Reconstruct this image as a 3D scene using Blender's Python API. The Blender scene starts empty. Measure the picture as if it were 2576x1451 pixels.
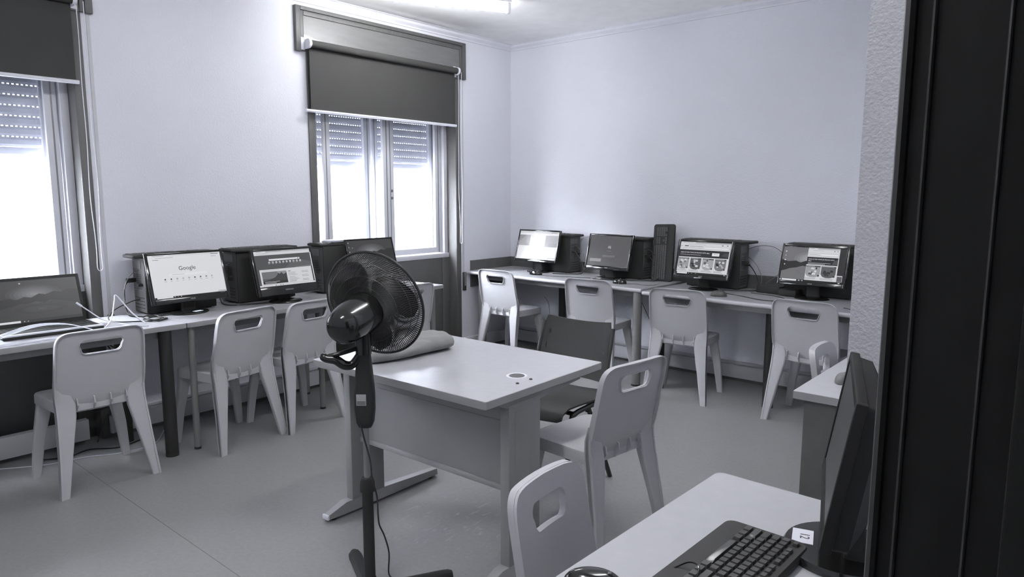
import bpy, bmesh, math, random
from math import sin, cos, pi, radians as R, sqrt, atan2
from mathutils import Vector, Matrix
random.seed(4)
S = bpy.context.scene
COL = S.collection

# ------------------------------------------------------------------ camera
cd = bpy.data.cameras.new('camera'); cam = bpy.data.objects.new('camera', cd); COL.objects.link(cam)
YAW, PITCH, ROLL, FPX = -0.7069296, -0.1344117, 0.000594, 1757.34
fwd = Vector((sin(YAW)*cos(PITCH), cos(YAW)*cos(PITCH), sin(PITCH)))
rgt = fwd.cross(Vector((0, 0, 1))).normalized(); upv = rgt.cross(fwd)
r2 = cos(ROLL)*rgt + sin(ROLL)*upv; u2 = -sin(ROLL)*rgt + cos(ROLL)*upv
cam.matrix_world = Matrix(((r2.x, u2.x, -fwd.x, 4.4845), (r2.y, u2.y, -fwd.y, -5.2305), (r2.z, u2.z, -fwd.z, 1.455), (0, 0, 0, 1)))
cd.sensor_width = 36.0; cd.lens = 36.0*FPX/2576.0; cd.clip_start = 0.02; cd.clip_end = 100
S.camera = cam

# ------------------------------------------------------------------ view, world, daylight
S.view_settings.view_transform = 'Standard'; S.view_settings.look = 'None'
S.view_settings.gamma = 1.0; S.view_settings.use_curve_mapping = False
EXPO = 0.12
S.view_settings.exposure = EXPO
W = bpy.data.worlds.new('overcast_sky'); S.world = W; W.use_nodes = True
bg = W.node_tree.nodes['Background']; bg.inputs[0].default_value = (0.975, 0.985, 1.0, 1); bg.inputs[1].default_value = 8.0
# hazy sky, bright patch added low in the south-west to light the room
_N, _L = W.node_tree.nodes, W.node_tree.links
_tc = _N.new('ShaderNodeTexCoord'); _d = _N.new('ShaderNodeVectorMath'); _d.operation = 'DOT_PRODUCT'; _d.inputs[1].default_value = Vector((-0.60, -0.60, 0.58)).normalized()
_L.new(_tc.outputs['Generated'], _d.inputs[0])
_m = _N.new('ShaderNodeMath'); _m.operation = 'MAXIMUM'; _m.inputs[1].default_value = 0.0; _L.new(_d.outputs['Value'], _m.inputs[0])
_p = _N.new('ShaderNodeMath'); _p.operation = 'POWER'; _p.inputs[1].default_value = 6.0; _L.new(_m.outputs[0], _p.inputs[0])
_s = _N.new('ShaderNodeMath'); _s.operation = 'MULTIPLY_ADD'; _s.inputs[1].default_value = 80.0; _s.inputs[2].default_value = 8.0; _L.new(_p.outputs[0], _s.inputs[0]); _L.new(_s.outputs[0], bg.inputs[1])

sl = bpy.data.lights.new('sun', 'SUN'); sl.energy = 230; sl.angle = R(3); sl.color = (1, 0.99, 0.97)
so = bpy.data.objects.new('sun', sl); COL.objects.link(so); so.rotation_euler = Vector((0.06, -0.46, 0.88)).to_track_quat('Z', 'Y').to_euler()

# ------------------------------------------------------------------ materials
def lin(v): v /= 255.0; return v/12.92 if v <= 0.04045 else ((v+0.055)/1.055)**2.4
def grey(a, tint=None):
    t = max(-0.03, min(0.11, a*0.18-0.035)) if tint is None else tint
    return (a, a*(1+t*0.12), min(1, a*(1+t)), 1)
def mat(name, a, rough=0.6, metal=0.0, spec=0.5, mottle=0.0, mscale=8, bump=0.0, bscale=200, bdist=0.002, coat=0.0, detail=2, tint=None, grain=None):
    m = bpy.data.materials.new(name); m.use_nodes = True; N = m.node_tree.nodes; L = m.node_tree.links
    b = N['Principled BSDF']; b.inputs['Base Color'].default_value = grey(a, tint)
    b.inputs['Roughness'].default_value = rough; b.inputs['Metallic'].default_value = metal
    b.inputs['Specular IOR Level'].default_value = spec; b.inputs['Coat Weight'].default_value = coat
    tc = N.new('ShaderNodeTexCoord'); src = tc.outputs['Object']
    if grain:
        mp = N.new('ShaderNodeMapping'); mp.inputs['Scale'].default_value = grain; L.new(src, mp.inputs[0]); src = mp.outputs[0]
    n = N.new('ShaderNodeTexNoise'); n.inputs['Scale'].default_value = mscale; n.inputs['Detail'].default_value = 4
    L.new(src, n.inputs['Vector'])
    cr = N.new('ShaderNodeMapRange'); k = mottle if mottle else 0.03
    cr.inputs[1].default_value = 0.3; cr.inputs[2].default_value = 0.7
    cr.inputs[3].default_value = 1-k; cr.inputs[4].default_value = 1+k
    L.new(n.outputs['Fac'], cr.inputs[0])
    mx = N.new('ShaderNodeVectorMath'); mx.operation = 'SCALE'; mx.inputs[0].default_value = grey(a, tint)[:3]
    L.new(cr.outputs[0], mx.inputs['Scale']); L.new(mx.outputs[0], b.inputs['Base Color'])
    if bump:
        n2 = N.new('ShaderNodeTexNoise'); n2.inputs['Scale'].default_value = bscale; n2.inputs['Detail'].default_value = detail
        L.new(tc.outputs['Object'], n2.inputs['Vector'])
        bp = N.new('ShaderNodeBump'); bp.inputs['Strength'].default_value = bump; bp.inputs['Distance'].default_value = bdist
        L.new(n2.outputs['Fac'], bp.inputs['Height']); L.new(bp.outputs[0], b.inputs['Normal'])
    return m
def emis(name, v, strength=None, tint=(0.975, 0.98, 1.03)):
    m = bpy.data.materials.new(name); m.use_nodes = True; N = m.node_tree.nodes; L = m.node_tree.links
    b = N['Principled BSDF']; b.inputs['Base Color'].default_value = (0.01, 0.01, 0.01, 1); b.inputs['Roughness'].default_value = 0.25
    b.inputs['Specular IOR Level'].default_value = 0.14
    e = lin(v)/2**EXPO if strength is None else strength
    b.inputs['Emission Color'].default_value = (*tint, 1); b.inputs['Emission Strength'].default_value = e
    return m
M = {}
M['wall'] = mat('wall_plaster', 0.74, 0.75, bump=0.7, bscale=85, bdist=0.004, detail=3, mottle=0.02, mscale=2)
M['wall2'] = mat('coarse_wall_plaster', 0.50, 0.75, bump=1.0, bscale=95, bdist=0.006, detail=1.5, mottle=0.02, mscale=2)
M['ceil'] = mat('ceiling_paint', 0.92, 0.8, tint=0.0)
M['trim'] = mat('painted_trim', 0.72, 0.5)
M['trunk'] = mat('white_cable_trunking', 0.55, 0.45)
M['skirt'] = mat('dark_skirting', 0.14, 0.5)
M['board'] = mat('grey_wall_board', 0.11, 0.5, mottle=0.06, mscale=20)
M['casing'] = mat('grey_stained_casing', 0.100, 0.45, mottle=0.10, mscale=6, grain=(8, 8, 1))
M['boxpanel'] = mat('varnished_box_panel', 0.150, 0.3, mottle=0.08, mscale=5, grain=(1, 1, 6), coat=0.3)
M['panel'] = mat('dark_window_panel', 0.095, 0.5, mottle=0.06, mscale=6)
M['alu'] = mat('window_aluminium', 0.68, 0.4)
M['aludark'] = mat('window_aluminium_shade', 0.22, 0.4, metal=0.2)
M['shut'] = mat('roller_shutter_slat', 0.800, 0.5)
_n = M['shut'].node_tree; _b = _n.nodes['Principled BSDF']; _t = _n.nodes.new('ShaderNodeBsdfTranslucent'); _t.inputs[0].default_value = (0.75, 0.76, 0.78, 1)
_x = _n.nodes.new('ShaderNodeMixShader'); _x.inputs[0].default_value = 0.04; _n.links.new(_b.outputs[0], _x.inputs[1]); _n.links.new(_t.outputs[0], _x.inputs[2]); _n.links.new(_x.outputs[0], _n.nodes['Material Output'].inputs[0])
M['fabric'] = mat('blind_fabric', 0.042, 0.9, bump=0.2, bscale=900, bdist=0.0005)
M['white'] = mat('white_plastic', 0.72, 0.4)
M['cable'] = mat('white_cable_sheath', 0.75, 0.45)
M['chair'] = mat('moulded_chair_plastic', 0.480, 0.42, mottle=0.02)
M['desk'] = mat('desk_laminate', 0.505, 0.18, mottle=0.02, mscale=30)
M['deskedge'] = mat('desk_edge_band', 0.34, 0.4)
M['deskmetal'] = mat('desk_grey_metal', 0.270, 0.4, mottle=0.03)
M['footmetal'] = mat('desk_foot_metal', 0.36, 0.35, metal=0.3)
M['modesty'] = mat('desk_modesty_panel', 0.310, 0.5, mottle=0.02)
M['legblk'] = mat('black_steel_leg', 0.018, 0.45)
M['leggry'] = mat('grey_steel_leg', 0.20, 0.4)
M['blk'] = mat('black_plastic', 0.020, 0.35)
M['blkm'] = mat('matt_black_plastic', 0.026, 0.6, spec=0.28)
M['blkg'] = mat('glossy_black_plastic', 0.012, 0.12)
M['dk'] = mat('dark_grey_plastic', 0.06, 0.45)
M['mid'] = mat('mid_grey_plastic', 0.16, 0.4)
M['steel'] = mat('galvanised_steel', 0.30, 0.35, metal=0.6)
M['rear'] = mat('dull_rear_panel_steel', 0.11, 0.5, metal=0.2)
M['chrome'] = mat('chromed_tube', 0.45, 0.22, metal=0.9)
M['cloth'] = mat('grey_cloth', 0.22, 0.9, mottle=0.08, mscale=12, bump=0.3, bscale=300, bdist=0.001)
M['paper'] = mat('white_paper', 0.80, 0.7)
M['ink'] = mat('black_ink', 0.02, 0.6)
M['label'] = mat('silver_label', 0.38, 0.4)
M['wire'] = mat('black_grille_wire', 0.025, 0.4)
M['blade'] = mat('smoked_fan_blade', 0.04, 0.18)
M['doorwood'] = mat('dark_stained_door_wood', 0.012, 0.65, spec=0.15, mottle=0.2, mscale=5, grain=(10, 10, 1))
M['doorbead'] = mat('worn_door_bead', 0.028, 0.4, mottle=0.2, mscale=9)
M['vischair'] = mat('dark_chair_shell', 0.034, 0.55, spec=0.22)
M['facade'] = mat('white_facade_render', 0.34, 0.9)
M['ground'] = mat('outdoor_paving', 0.70, 0.9, tint=-0.02, mottle=0.05)
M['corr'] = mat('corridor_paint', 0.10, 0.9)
def floor_mat():
    m = mat('mottled_vinyl_floor', 0.268, 0.42, mottle=0.05, mscale=55, bump=0.08, bscale=120, bdist=0.001)
    N = m.node_tree.nodes; L = m.node_tree.links; b = N['Principled BSDF']
    tc = N.new('ShaderNodeTexCoord')
    # worn, scuffed patch below the teacher's desk; its light glints painted as paler streaks
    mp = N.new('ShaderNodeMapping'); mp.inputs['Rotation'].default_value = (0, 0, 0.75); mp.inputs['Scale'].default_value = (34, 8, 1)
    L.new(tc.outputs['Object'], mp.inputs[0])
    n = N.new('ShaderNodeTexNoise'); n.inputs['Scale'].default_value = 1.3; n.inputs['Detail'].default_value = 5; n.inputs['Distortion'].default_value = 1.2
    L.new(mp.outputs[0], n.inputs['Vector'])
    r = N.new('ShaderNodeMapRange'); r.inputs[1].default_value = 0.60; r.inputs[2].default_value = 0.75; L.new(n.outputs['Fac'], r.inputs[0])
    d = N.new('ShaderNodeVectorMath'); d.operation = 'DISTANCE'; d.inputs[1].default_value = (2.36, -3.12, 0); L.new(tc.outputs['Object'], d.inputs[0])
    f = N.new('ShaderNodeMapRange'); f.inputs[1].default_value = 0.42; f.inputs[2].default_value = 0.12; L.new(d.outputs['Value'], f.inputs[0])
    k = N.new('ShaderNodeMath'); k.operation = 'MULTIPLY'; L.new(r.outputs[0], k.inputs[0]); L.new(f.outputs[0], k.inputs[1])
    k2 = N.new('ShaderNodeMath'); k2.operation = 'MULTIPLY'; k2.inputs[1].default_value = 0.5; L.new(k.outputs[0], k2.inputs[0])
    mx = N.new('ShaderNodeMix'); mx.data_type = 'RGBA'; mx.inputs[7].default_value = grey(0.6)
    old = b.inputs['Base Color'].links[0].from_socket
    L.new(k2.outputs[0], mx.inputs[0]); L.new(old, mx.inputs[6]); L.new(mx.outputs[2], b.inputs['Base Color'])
    return m
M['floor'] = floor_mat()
def brick_mat():
    m = bpy.data.materials.new('painted_brick'); m.use_nodes = True; N = m.node_tree.nodes; L = m.node_tree.links
    b = N['Principled BSDF']; b.inputs['Roughness'].default_value = 0.9
    tc = N.new('ShaderNodeTexCoord'); mp = N.new('ShaderNodeMapping'); mp.inputs['Rotation'].default_value = (0, R(90), R(90))
    sp = N.new('ShaderNodeSeparateXYZ'); cb = N.new('ShaderNodeCombineXYZ'); L.new(tc.outputs['Object'], sp.inputs[0])
    L.new(sp.outputs[1], cb.inputs[0]); L.new(sp.outputs[2], cb.inputs[1])
    br = N.new('ShaderNodeTexBrick'); br.inputs['Scale'].default_value = 1.0; br.inputs['Brick Width'].default_value = 0.26; br.inputs['Row Height'].default_value = 0.085
    br.inputs['Mortar Size'].default_value = 0.010; br.inputs['Color1'].default_value = grey(0.030, 0); br.inputs['Color2'].default_value = grey(0.026, 0); br.inputs['Mortar'].default_value = grey(0.040, 0)
    L.new(cb.outputs[0], br.inputs['Vector']); L.new(br.outputs['Color'], b.inputs['Base Color'])
    return m
M['brick'] = brick_mat()
def glass_mat():
    m = bpy.data.materials.new('window_glass'); m.use_nodes = True; N = m.node_tree.nodes; L = m.node_tree.links
    N.remove(N['Principled BSDF']); t = N.new('ShaderNodeBsdfTransparent'); t.inputs[0].default_value = (0.97, 0.98, 1, 1)
    g = N.new('ShaderNodeBsdfGlossy'); g.inputs['Roughness'].default_value = 0.03; x = N.new('ShaderNodeMixShader'); x.inputs[0].default_value = 0.06
    L.new(t.outputs[0], x.inputs[1]); L.new(g.outputs[0], x.inputs[2]); L.new(x.outputs[0], N['Material Output'].inputs[0])
    return m
M['glass'] = glass_mat()
EM = {}
def E_(v):
    v = int(v)
    if v not in EM: EM[v] = emis('screen_glow_%d' % v, v)
    return EM[v]

# ------------------------------------------------------------------ mesh builder
class MB:
    def __init__(s, *mats):
        s.bm = bmesh.new(); s.mats = list(mats) or [M['blk']]; s.i = 0; s.T = Matrix.Identity(4)
    def m(s, material):
        if material not in s.mats: s.mats.append(material)
        s.i = s.mats.index(material); return s
    def v(s, p): return s.bm.verts.new(s.T @ Vector(p))
    def f(s, vs):
        try:
            f = s.bm.faces.new(vs); f.material_index = s.i; return f
        except ValueError: return None
    def box(s, c, d, bev=0.0, rot=None, seg=2):
        b = bmesh.new(); bmesh.ops.create_cube(b, size=1.0)
        for v in b.verts: v.co = Vector((v.co.x*d[0], v.co.y*d[1], v.co.z*d[2]))
        if bev: bmesh.ops.bevel(b, geom=b.edges[:], offset=bev, segments=seg, affect='EDGES', profile=0.5)
        mt = Matrix.Translation(c) @ (rot if rot else Matrix.Identity(4))
        return s.merge(b, mt)
    def b6(s, x0, x1, y0, y1, z0, z1, bev=0.0): return s.box(((x0+x1)/2, (y0+y1)/2, (z0+z1)/2), (abs(x1-x0), abs(y1-y0), abs(z1-z0)), bev)
    def merge(s, b, mt=Matrix.Identity(4)):
        mp = {}
        for v in b.verts: mp[v] = s.bm.verts.new(s.T @ (mt @ v.co))
        for f in b.faces:
            s.f([mp[v] for v in f.verts])
        b.free(); return s
    def loft(s, rings, cap=True, closed=False):
        vs = [[s.v(p) for p in r] for r in rings]; n = len(vs[0])
        k = len(vs) if closed else len(vs)-1
        for a in range(k):
            A = vs[a]; B = vs[(a+1) % len(vs)]
            for j in range(n): s.f([A[j], A[(j+1) % n], B[(j+1) % n], B[j]])
        if cap and not closed:
            s.f(vs[0][::-1]); s.f(vs[-1])
        return s
    def tube(s, pts, r, n=8, closed=False, cap=True):
        pts = [Vector(p) for p in pts]; rs = r if isinstance(r, (list, tuple)) else [r]*len(pts)
        rings = []; N = len(pts); prev = None
        for i, p in enumerate(pts):
            if closed: t = pts[(i+1) % N]-pts[i-1]
            else: t = pts[min(i+1, N-1)]-pts[max(i-1, 0)]
            t.normalize()
            if prev is None:
                a = Vector((0, 0, 1)) if abs(t.z) < 0.9 else Vector((1, 0, 0)); u = t.cross(a).normalized()
            else:
                u = (prev-t*prev.dot(t)).normalized()
            prev = u; w = t.cross(u)
            rings.append([p+(u*cos(2*pi*j/n)+w*sin(2*pi*j/n))*rs[i] for j in range(n)])
        return s.loft(rings, cap, closed)
    def cyl(s, a, b, r0, r1=None, n=24): return s.tube([a, b], [r0, r0 if r1 is None else r1], n)
    def lathe(s, prof, n=32, mt=Matrix.Identity(4), cap=True):
        return s.loft([[mt @ Vector((r*cos(2*pi*j/n), r*sin(2*pi*j/n), z)) for j in range(n)] for r, z in prof], cap)
    def prism(s, poly, z0, z1, mt=Matrix.Identity(4)):
        return s.loft([[mt @ Vector((x, y, z0)) for x, y in poly], [mt @ Vector((x, y, z1)) for x, y in poly]])
    def poly(s, pts): s.f([s.v(p) for p in pts]); return s
    def text(s, txt, size, mt, align='CENTER', depth=0.0002):
        c = bpy.data.curves.new('t', 'FONT'); c.body = txt; c.size = size; c.align_x = align; c.align_y = 'CENTER'; c.extrude = depth
        c.resolution_u = 3
        o = bpy.data.objects.new('t', c); COL.objects.link(o); bpy.context.view_layer.update()
        me = bpy.data.meshes.new_from_object(o.evaluated_get(bpy.context.evaluated_depsgraph_get()))
        b = bmesh.new(); b.from_mesh(me); s.merge(b, mt)
        bpy.data.objects.remove(o); bpy.data.curves.remove(c); bpy.data.meshes.remove(me); return s
def smooth(pts, k=6, closed=False):
    P = [Vector(p) for p in pts]; n = len(P); out = []
    for i in range(n if closed else n-1):
        p0 = P[(i-1) % n] if closed or i > 0 else P[i]; p1 = P[i]; p2 = P[(i+1) % n]; p3 = P[(i+2) % n] if closed or i+2 < n else P[(i+1) % n]
        for j in range(k):
            t = j/k; out.append(0.5*((2*p1)+(-p0+p2)*t+(2*p0-5*p1+4*p2-p3)*t*t+(-p0+3*p1-3*p2+p3)*t**3))
    if not closed: out.append(P[-1])
    return out
def rrect(hw, hh, r, k=5):
    out = []
    for cx, cy, a in ((hw-r, hh-r, 0), (-hw+r, hh-r, 90), (-hw+r, -hh+r, 180), (hw-r, -hh+r, 270)):
        for j in range(k+1):
            t = R(a+90*j/k); out.append((cx+r*cos(t), cy+r*sin(t)))
    return out
def obj(name, mb, parent=None, smooth_a=35, loc=None, rot=None):
    me = bpy.data.meshes.new(name); bmesh.ops.recalc_face_normals(mb.bm, faces=mb.bm.faces[:]); mb.bm.to_mesh(me); mb.bm.free()
    for x in mb.mats: me.materials.append(x)
    if smooth_a:
        me.shade_smooth(); me.set_sharp_from_angle(angle=R(smooth_a))
    o = bpy.data.objects.new(name, me); COL.objects.link(o)
    if parent: o.parent = parent
    if loc: o.location = loc
    if rot: o.rotation_euler = rot
    return o
def tag(o, label=None, cat=None, group=None, kind=None):
    if label: o['label'] = label
    if cat: o['category'] = cat
    if group: o['group'] = group
    if kind: o['kind'] = kind
    return o
def thing(name, label, cat, loc=(0, 0, 0), rz=0, group=None):
    o = bpy.data.objects.new(name, None); COL.objects.link(o); o.location = loc; o.rotation_euler = (0, 0, R(rz)); o.empty_display_size = 0.1
    return tag(o, label, cat, group)
def struct(name, mb, parent=None, sa=35):
    o = obj(name, mb, parent, sa)
    if not parent: o['kind'] = 'structure'
    return o
def kids(o): return [c for c in bpy.data.objects if c.parent == o]
def dup(o, loc=None, rz=None, label=None, group=None, parent=None):
    c = o.copy(); COL.objects.link(c)
    if parent: c.parent = parent
    if loc: c.location = loc
    if rz is not None: c.rotation_euler = (0, 0, R(rz))
    if label: c['label'] = label
    if group: c['group'] = group
    for ch in kids(o): dup(ch, parent=c)
    return c
RZ = lambda a: Matrix.Rotation(R(a), 4, 'Z')
RX = lambda a: Matrix.Rotation(R(a), 4, 'X')
RY = lambda a: Matrix.Rotation(R(a), 4, 'Y')
TR = lambda x, y, z: Matrix.Translation((x, y, z))

# ------------------------------------------------------------------ room shell
XE, YS, ZC = 4.405, -6.7, 2.85
WIN = {2: (-2.212, -0.752), 1: (-5.21, -3.75)}          # alcove openings in the west wall
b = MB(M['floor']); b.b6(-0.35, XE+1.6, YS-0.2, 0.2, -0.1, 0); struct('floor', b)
b = MB(M['skirt']); b.b6(0.05, XE, -4.003, -4.000, 0, 0.0004); struct('trim_6', b)
b = MB(M['ceil']); b.b6(-0.35, XE+0.2, YS-0.2, 0.2, ZC, ZC+0.12); struct('ceiling', b)
b = MB(M['wall'])
ys = [(YS, WIN[1][0]), (WIN[1][1], WIN[2][0]), (WIN[2][1], 0.0)]
for a, c in ys: b.b6(-0.30, 0, a, c, 0, ZC)
for k in WIN: b.b6(-0.30, 0, *WIN[k], 2.47, ZC)
for k in WIN: b.b6(-0.30, -0.105, *WIN[k], 0, 0.86)
struct('wall_west', b)
b = MB(M['wall']); b.b6(-0.30, XE+0.2, 0, 0.2, 0, ZC); struct('wall_north', b)
b = MB(M['wall']); b.b6(-0.30, XE+0.2, YS-0.2, YS, 0, ZC); struct('wall_south', b)
b = MB(M['wall']); b.b6(XE, XE+0.2, -4.75, 0, 0, ZC); b.b6(XE, XE+0.2, YS, -5.75, 0, ZC); b.b6(XE, XE+0.2, -5.75, -4.75, 2.1, ZC); struct('wall_east', b)
b = MB(M['wall2']); b.b6(3.893, XE, -2.92, -2.72, 0, ZC); struct('wall_partition', b)
b = MB(M['corr']); b.b6(XE+1.4, XE+1.6, -6.7, -3.6, 0, 2.85); b.b6(XE+0.2, XE+1.4, -3.8, -3.6, 0, 2.85); b.b6(XE+0.2, XE+1.4, -6.9, -6.7, 0, 2.85); struct('wall_corridor', b)
b = MB(M['corr']); b.b6(XE+0.2, XE+1.6, -6.9, -3.6, 2.85, 2.95); struct('ceiling_corridor', b)
# door frame: casing on the room face, jamb lining, stop and beads
d1 = MB(M['doorwood'])
d1.b6(XE-0.016, XE+0.225, -4.79, -4.745, 0, 2.12, 0.003)
d1.b6(XE-0.016, XE+0.225, -5.76, -5.715, 0, 2.12, 0.003)
d1.b6(XE-0.016, XE+0.225, -5.76, -4.745, 2.07, 2.12, 0.003)
door = struct('door_1', d1)
d2 = MB(M['doorwood']); d2.b6(XE-0.022, XE-0.001, -4.75, -4.68, 0, 2.16, 0.004); d2.b6(XE-0.022, XE-0.001, -5.82, -5.75, 0, 2.16, 0.004); d2.b6(XE-0.022, XE-0.001, -5.82, -4.68, 2.11, 2.18, 0.004); obj('casing', d2, door)
d3 = MB(M['doorbead']); d3.tube([(XE-0.0125, -4.7895, 0.0), (XE-0.0125, -4.7895, 2.07)], 0.0035, 8); d3.tube([(XE-0.001, -4.790, 0), (XE-0.001, -4.790, 2.07)], 0.0015, 8); d3.tube([(XE+0.033, -4.790, 0), (XE+0.033, -4.790, 2.07)], 0.0012, 8); obj('bead', d3, door)
d4 = MB(M['doorwood']); d4.b6(XE+0.05, XE+0.09, -4.805, -4.79, 0, 2.07, 0.002); obj('door_stop', d4, door)

# cornice along both walls
def cornice(name, ax):
    prof = [(0, 0), (0.012, 0), (0.014, 0.012), (0.034, 0.030), (0.040, 0.046), (0.052, 0.052), (0.052, 0.056), (0, 0.056)]
    m = MB(M['trim'])
    z0 = ZC-0.055
    if ax == 'y': rings = [[(x, y, z0+z) for x, z in prof] for y in (YS, 0)]
    else: rings = [[(x_, -x, z0+z) for x, z in prof] for x_ in (0.0, XE)]
    m.loft(rings); struct(name, m, sa=20)
cornice('trim_1', 'y'); cornice('trim_2', 'x')
# skirting and cable trunking
m = MB(M['skirt'])
for a, c in ys: m.b6(0, 0.012, a, c, 0, 0.07)
struct('baseboard_west', m)
m = MB(M['skirt']); m.b6(0, XE, -0.012, 0, 0, 0.07); struct('baseboard_north', m)
m = MB(M['trunk'])
m.b6(0.0, 0.045, -3.72, -2.24, 0.03, 0.135, 0.004); m.b6(0.0, 0.045, -0.70, -0.05, 0.03, 0.135, 0.004); m.b6(0, 0.05, -5.9, -3.84, 0.03, 0.15, 0.004)
m.b6(0, 0.012, -3.72, -2.24, 0.142, 0.155); struct('trim_3', m)
m = MB(M['trunk']); m.b6(0.05, XE, -0.045, 0, 0.03, 0.132, 0.004); m.b6(0.05, XE, -0.014, 0, 0.140, 0.156, 0.002); m.b6(3.24, 3.36, -0.06, 0, 0.02, 0.21, 0.004); struct('trim_4', m)
# protective boards behind the corner desks
m = MB(M['board']); m.b6(0, 0.018, -0.58, -0.02, 0.60, 0.845); m.b6(0, XE, -0.018, 0, 0.60, 0.845); struct('trim_5', m)

# ------------------------------------------------------------------ windows
def window(n, y0, y1):
    root = bpy.data.objects.new('window_%d' % n, None); COL.objects.link(root); root['kind'] = 'structure'; root.location = (0, y0, 0)
    Wd = y1-y0
    def part(name, mb, p=root, sa=35): return obj(name, mb, p, sa)
    m = MB(M['casing'])
    for a, c in ((0, 0.012), (Wd-0.012, Wd)): m.b6(-0.13, 0.004, a, c, 0, 2.46)
    for a, c in ((-0.045, 0.012), (Wd-0.012, Wd+0.045)): m.b6(0.0, 0.014, a, c, 0, 2.46, 0.003)
    m.b6(-0.115, -0.105, 0.01, Wd-0.01, 0, 0.0, 0) if False else None
    part('casing', m)
    m = MB(M['panel']); m.b6(-0.105, -0.09, 0.012, Wd-0.012, 0.0, 0.885, 0.002); m.b6(-0.09, -0.082, 0.012, 0.10, 0, 0.885, 0.002); m.b6(-0.09, -0.082, Wd-0.10, Wd-0.012, 0, 0.885, 0.002); part('lower_panel', m)
    m = MB(M['alu'])
    m.b6(-0.24, -0.10, 0.012, 0.055, 0.885, 2.40, 0.003); m.b6(-0.24, -0.10, Wd-0.055, Wd-0.012, 0.885, 2.40, 0.003)
    m.b6(-0.24, -0.085, 0.012, Wd-0.012, 0.885, 0.925, 0.003); m.b6(-0.24, -0.10, 0.012, Wd-0.012, 2.36, 2.42, 0.003)
    part('window_frame', m)
    def sash(a, c, xc, nm='sash', knobs=False):
        m = MB(M['alu']); w = 0.062; zz0, zz1 = 0.93, 2.36
        m.b6(xc-0.014, xc+0.014, a, a+w, zz0, zz1, 0.004); m.b6(xc-0.014, xc+0.014, c-w, c, zz0, zz1, 0.004)
        m.b6(xc-0.014, xc+0.014, a+w, c-w, zz0, zz0+0.05, 0.004); m.b6(xc-0.014, xc+0.014, a+w, c-w, zz1-0.05, zz1, 0.004)
        m.m(M['aludark']); m.b6(xc+0.0135, xc+0.0165, a+0.02, a+0.026, zz0, zz1); m.b6(xc+0.0135, xc+0.0165, c-0.03, c-0.022, zz0, zz1)  # darker grey strip down each stile
        s = part(nm, m)
        g = MB(M['glass']); g.b6(xc-0.002, xc+0.002, a+w-0.003, c-w+0.003, zz0+0.047, zz1-0.047); obj('glass_pane', g, s, 0)
        if knobs:
            k = MB(M['mid']); 
            for z in (1.42, 1.48): k.cyl((xc+0.014, a+0.035, z), (xc+0.02, a+0.035, z), 0.012, 0.011, 16)
            obj('finger_knob', k, s)
        return s
    sash(0.155, 0.79, -0.125)
    sash(0.80, Wd-0.062, -0.152, knobs=True)
    sash(0.06, 0.66, -0.205, 'outer_sash'); sash(0.70, Wd-0.062, -0.228, 'outer_sash')
    # roller shutter, partly lowered: slats with rows of light holes
    m = MB(M['shut']); z = 1.72
    m.b6(-0.272, -0.258, 0.03, Wd-0.03, z-0.045, z-0.004, 0.003)
    while z < 2.44:
        prof = [(-0.262, z), (-0.254, z+0.012), (-0.254, z+0.038), (-0.262, z+0.0515), (-0.270, z+0.0515), (-0.270, z)]
        m.loft([[(x, y, zz) for x, zz in prof] for y in (0.03, Wd-0.03)])
        y = 0.04
        while y < Wd-0.04:
            m.b6(-0.269, -0.263, y, y+0.012, z+0.051, z+0.0585); y += 0.0225
        z += 0.058
    part('roller_shutter', m, sa=30)
    # shutter box on the wall above
    m = MB(M['casing']); X = 0.035
    for a, c, zz0, zz1 in ((-0.135, -0.095, 2.455, 2.765), (Wd+0.105, Wd+0.065, 2.455, 2.765), (-0.0945, Wd+0.0645, 2.738, 2.765)):
        m.b6(0, X, min(a, c), max(a, c), zz0, zz1, 0.004)
    m.b6(0, 0.024, -0.0645, Wd+0.0395, 2.705, 2.7375, 0.003); m.b6(0, 0.024, -0.0945, -0.065, 2.46, 2.7375, 0.003); m.b6(0, 0.024, Wd+0.04, Wd+0.0645, 2.46, 2.7375, 0.003)
    sb = part('shutter_box', m)
    m = MB(M['boxpanel']); m.b6(0, 0.014, -0.07, Wd+0.045, 2.462, 2.715); obj('box_panel', m, sb)
    return root
window(1, *WIN[1]); window(2, *WIN[2])

# outside: a white building opposite with a painted brick base, and the ground between
b = MB(M['facade']); b.b6(-6.2, -6.0, -9, 9, 0.80, 3.2); struct('wall_outside', b)
b = MB(M['brick']); b.b6(-6.2, -5.98, -9, 9, -0.6, 0.82); struct('wall_outside_base', b)
b = MB(M['ground']); b.b6(-9, -0.31, -9, 9, -0.7, -0.6); struct('floor_outside', b)

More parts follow.
